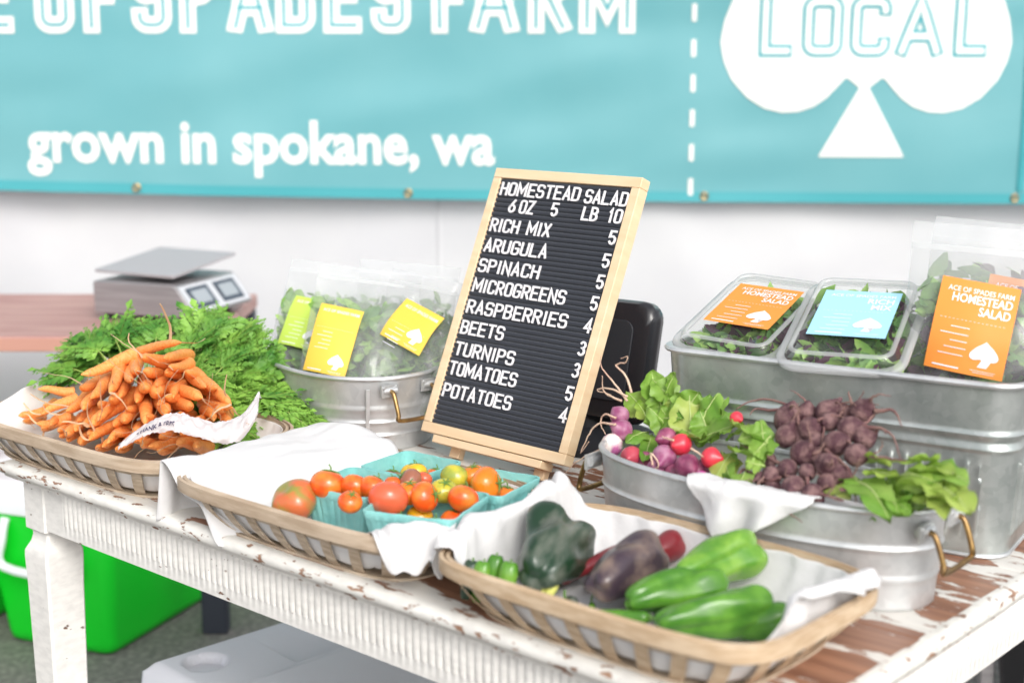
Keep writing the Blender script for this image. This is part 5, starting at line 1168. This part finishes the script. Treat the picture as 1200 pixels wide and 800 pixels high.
# ------------------------------------------------------------------ salad packs
def leaf_clump(mb, pt, n, size, seed, mats=(0, 1, 0, 2)):
    r_ = random.Random(seed)
    for i in range(n):
        c = Vector(pt(r_)); d = Vector((r_.uniform(-1, 1), r_.uniform(-1, 1), r_.uniform(-.7, .9))).normalized(); n_ = d.cross(Vector((r_.uniform(-1, 1), r_.uniform(-1, 1), r_.uniform(-1, 1)))).normalized(); s_ = d.cross(n_)
        L_ = size * r_.uniform(.6, 1.3); w_ = L_ * r_.uniform(.16, .34); k = r_.uniform(-.3, .4); mi = mats[r_.randrange(len(mats))]
        vs = []
        for t, q in ((0, .06), (.18, .6), (.42, 1), (.7, .85), (.9, .45), (1, .05)):
            base = c + d * L_ * (t - .5) + n_ * (k * L_ * t * t + .04 * L_ * math.sin(t * 9 + i))
            vs += [base - s_ * w_ * q + n_ * w_ * q * .25, base, base + s_ * w_ * q + n_ * w_ * q * .25]
        mb.add(vs, [(3 * a + b_, 3 * a + 3 + b_, 3 * a + 4 + b_, 3 * a + 1 + b_) for a in range(5) for b_ in (0, 1)], mi)
LEAFS = [M['bag_lf'], M['bag_lf2'], M['purple_lf']]
def label_on(parent, place, w, h, m, kind, flip=0):
    """card of size w h laid on place(x, y, d): title, rule lines and spade emblem"""
    b = MB(); b.grid(lambda a, c: place(lerp(-w / 2, w / 2, a), lerp(-h / 2, h / 2, c), .0), 12, 14); lab = b.build('label', m, parent, ang=180)
    b = MB(); d = .0007
    def word(txt, x1, y, size, bold, sx=1.):
        vs, fs = text_tris(txt, size, bold * size, 'LEFT', sx); mx = max(v[0] for v in vs)
        b.add([place(x1 - mx + x, y + yy, d) for x, yy in vs], fs)
    def bar(x0, x1, y, t_): b.grid(lambda a, c: place(lerp(x0, x1, a), y + t_ * c, d), 4, 1)
    u = w / 100
    if kind != 'lines':
        word('ACE OF SPADES FARM', 44 * u, h / 2 - 16 * u, 9.2 * u, .012, .93)
        if kind == 'HS': word('HOMESTEAD', 44 * u, h / 2 - 29 * u, 15.5 * u, .02, .86); word('SALAD', 44 * u, h / 2 - 43 * u, 15.5 * u, .02, .86)
        if kind == 'RM': word('RICH', 44 * u, h / 2 - 31 * u, 17 * u, .02, .9); word('MIX', 44 * u, h / 2 - 46 * u, 17 * u, .02, .9)
        y0 = h / 2 - 52 * u
        for k in range(16): bar(-42 * u + k * 5.3 * u, -42 * u + (k * 5.3 + 2.6) * u, y0, .5 * u)
        for k, (a_, c_) in enumerate(((-26, -2), (-38, -2), (-24, -2), (-30, -2), (-36, -4))): bar(a_ * u, c_ * u, y0 - (10 + k * 9) * u, 1.1 * u)
        bar(-40 * u, -6 * u, -h / 2 + 5 * u, 2.0 * u); bar(8 * u, 40 * u, -h / 2 + 7 * u, .6 * u); bar(12 * u, 38 * u, -h / 2 + 4.5 * u, .6 * u)
        pts = spade_outline(34 * u, 34 * u); bm = bmesh.new(); bm.faces.new([bm.verts.new((x, y, 0)) for x, y in pts]); bmesh.ops.triangulate(bm, faces=bm.faces[:])
        bm.verts.index_update(); b.add([place(22 * u + v.co.x, -h / 2 + 12 * u + v.co.y, d) for v in bm.verts], [tuple(v.index for v in f.verts) for f in bm.faces]); bm.free()
    else:
        for k in range(9): bar(-40 * u, 40 * u, h / 2 - (14 + k * 8) * u, 1. * u)
    b.build('lettering', M['lab_wh'], lab, sm=False); return lab
def clamshell(loc, rot, L, W, H, m, kind, label, seed):
    t = thing('salad_box', label, 'salad box', loc, 0, 'clear salad boxes in the ribbed tub'); t.rotation_euler = rot
    def ring(k, z, r_=.03): return [Vector((x, y, z)) for x, y in rrect(W / 2 + k, L / 2 + k, max(.006, r_ + k), 6)]
    b = MB(); b.rings([ring(-.016, 0), ring(-.014, .004), ring(-.004, H * .9), ring(0, H)], caps=(True, False)); b.build('tray', M['pet'], t, ang=50)
    b = MB(); b.rings([ring(-.001, H - .001), ring(.006, H - .003), ring(.0075, H + .001), ring(.006, H + .004), ring(0, H + .005), ring(-.004, H + .0045)], caps=(False, False)); b.build('lid_rim', M['pet_rim'], t, ang=60)
    HL = H + .016
    b = MB(); b.rings([ring(-.004, H + .004), ring(-.007, H + .013), ring(-.010, HL), ring(-.013, HL + .0015), ring(-.017, HL), ring(-.022, HL - .003)], caps=(False, True)); b.build('lid', M['pet'], t, ang=50)
    b = MB(); b.rings([ring(-.0095, HL - .0005), ring(-.0115, HL + .0026), ring(-.0150, HL + .0026), ring(-.0165, HL + .0004)], caps=(False, False)); b.build('lid_bead', M['pet_rim'], t, ang=60)
    b = MB(); leaf_clump(b, lambda r_: (r_.uniform(-W / 2 + .02, W / 2 - .02), r_.uniform(-L / 2 + .02, L / 2 - .02), r_.uniform(.012, H - .002)), 520, .036, seed); b.build('salad_leaves', LEAFS, t, ang=180)['kind'] = 'stuff'
    lw = W * .66; lh = lw * 1.12 
    label_on(t, lambda x, y, d: Vector((x, y + .004, HL + .0032 + d)), lw, min(lh, L * .74), m, kind); return t
def zipbag(loc, rot, w, h, thick, fill, label, group, lm, kind, lrect, seed, mats=(0, 1, 0, 2), film='bag', n=330, lsize=.036):
    """soft clear bag standing on its bottom edge, z up, -y towards the customer; filled to the fraction fill"""
    t = thing('salad_bag', label, 'salad bag', loc, 0, group); t.rotation_euler = rot
    def th(x, z):
        s_ = clamp(2 * x / w, -1, 1); f = z / h
        return .0012 + thick * (max(0, 1 - abs(s_) ** 2.6)) ** .5 * (smooth(-.05, .10, f) ** .6) * (1 - smooth(fill * .62, min(.96, fill * 1.25), f) * .96)
    def surf(side, x, z):
        cr = .0045 * nz(x * 26 + seed, z * 15, side * 3) + .0025 * nz(x * 60, z * 44 + seed, side * 5 + 2)
        pin = 1 - .03 * nz(z * 12, seed) 
        return Vector((x * pin, side * (th(x, z) + max(-.001, cr) * min(1, .35 + th(x, z) / thick)) + .010 * nz(x * 7, z * 6, seed + 9) * smooth(fill * .8, 1, z / h) * 2, z))
    b = MB()
    for side in (-1, 1): b.grid(lambda a, c: surf(side, lerp(-w / 2, w / 2, a), h * c), 34, 40)
    b.build('bag_film', M[film], t, ang=180)
    b = MB(); b.grid(lambda a, c: surf(-1, lerp(-w / 2, w / 2, a), h * (.90 + .022 * c)) + Vector((0, -.0012, 0)), 34, 2); b.build('zip_strip', M['bag_zip'], t, ang=180)
    b = MB(); leaf_clump(b, lambda r_: (lambda x, z: (x, r_.uniform(-.6, .8) * th(x, z), z))(r_.uniform(-w / 2 * .88, w / 2 * .88), h * (.03 + fill * .82 * r_.random() ** .9)), n, lsize, seed, mats); b.build('salad_leaves', LEAFS, t, ang=180)['kind'] = 'stuff'
    if lm:
        x0, z0, lw, lh, ang_ = lrect; ca, sa = math.cos(ang_), math.sin(ang_)
        def place(x, y, d):
            X, Z = x0 + x * ca - y * sa, z0 + x * sa + y * ca; p = surf(-1, X, Z); return Vector((X, -th(X, Z) - .010 - d - .002 * nz(X * 20, Z * 12, seed), Z)) + Vector((0, p.y * 0, 0))
        label_on(t, place, lw, lh, lm, kind)
    return t
def RTP(x, y, z):       # point in the ribbed tub's frame
    return RT.matrix_basis @ Vector((x, y, z))
RZ = RT.rotation_euler.z
clamshell(RTP(-.155, -.020, .215), (R(20), R(2), RZ - R(5)), .215, .155, .05, M['lab_or'], 'HS', 'clear salad box with an orange label, left of the blue labelled one', 3)
clamshell(RTP(.000, -.040, .222), (R(22), R(-1), RZ + R(6)), .220, .160, .05, M['lab_bl'], 'RM', 'clear salad box with a light blue label', 8)
zipbag(RTP(.152, -.035, .045), (R(-7), R(3), RZ + R(12)), .208, .365, .055, .90, 'clear zip bag of salad with an orange label, nearest the right edge', 'salad bags in the ribbed tub', M['lab_or'], 'HS', (-.012, .232, .100, .120, R(-5)), 11, film='bag', n=620)
zipbag(RTP(.140, .075, .045), (R(-6), R(4), RZ + R(10)), .205, .36, .055, .95, 'clear zip bag of salad standing behind the orange labelled bag', 'salad bags in the ribbed tub', M['lab_or'], 'HS', (.03, .23, .10, .112, R(-4)), 17, film='bag', n=620)
for k, (x, y) in enumerate(((-.13, .03), (.06, .05), (.16, .08))):
    zipbag(RTP(x, y, .018), (R(-55 + 8 * k), 0, RZ + R(10 * k)), .20, .20, .045, .8, 'bag of dark salad lying underneath the boxes in the ribbed tub', 'salad bags in the ribbed tub', None, '', None, 30 + k, mats=(0, 1, 1, 2), n=160, lsize=.045)
PAPER = None
def BUP(x, y, z): return BUC.matrix_basis @ Vector((x, y, z))
BZ_ = BUC.rotation_euler.z + R(12)
GB = 'salad bags in the oval tub'
zipbag(BUP(-.120, -.020, .050), (R(-30), R(4), BZ_ + R(22)), .175, .245, .034, .86, 'clear bag of greens with a lime green label, leftmost in the oval tub', GB, M['lab_li'], 'x', (-.012, .115, .082, .095, R(-6)), 41, mats=(0, 0, 1))
zipbag(BUP(.022, -.030, .045), (R(-22), R(6), BZ_ + R(28)), .185, .245, .036, .88, 'clear bag of greens with a yellow label at the front of the oval tub', GB, M['lab_ye'], 'x', (-.032, .110, .078, .118, R(-5)), 47, mats=(0, 0, 1))
zipbag(BUP(.100, .022, .040), (R(-24), R(8), BZ_ + R(14)), .175, .245, .036, .88, 'clear bag of dark leaves with a yellow topped label, beside the letter board', GB, M['lab_ye'], 'x', (-.005, .150, .085, .075, R(-14)), 53, mats=(1, 1, 0))
zipbag(BUP(.035, .060, .045), (R(-14), R(2), BZ_ + R(18)), .185, .245, .034, .86, 'clear bag of greens without a label at the back of the oval tub', GB, None, '', None, 59, mats=(0, 0, 1))

# ------------------------------------------------------------------ card terminal behind the sign
tm = thing('card_terminal', 'black plastic till display seen from behind, standing right of the letter board', 'till', T(.628, .690, 0), TA + R(6))
b = MB(); rs = []
for y, k in ((-.021, .016), (-.018, .006), (-.008, .0), (.012, .0), (.02, .005), (.023, .016)):
    rs.append([Vector((x, y, z)) for x, z in rrect(.118 - k, .100 - k, .030)])
b.rings(rs); b.xf(Matrix.Translation((0, .02, .145)) @ Matrix.Rotation(R(-14), 4, 'X')); b.build('housing', M['black'], tm, ang=40)
b = MB(); rs = []
for z, k in ((0, 0), (.012, .0), (.022, .02), (.035, .05)): rs.append([Vector((x, y + .01, z)) for x, y in rrect(.11 - k, .085 - k * .6, .02)])
b.rings(rs); b.build('base', M['blackmatte'], tm, ang=40)
b = MB(); b.tube([(0, .015, .02), (0, .028, .12)], [.035, .03], 16); b.build('neck', M['blackmatte'], tm)
b = MB(); P = rrect(.085, .066, .018); b.rings([[Matrix.Translation((0, .02, .145)) @ Matrix.Rotation(R(-14), 4, 'X') @ Vector((x, y, z)) for x, z in P] for y in (-.0245, -.0215)]); b.build('cover_plate', M['blackmatte'], tm, bevel=.002)
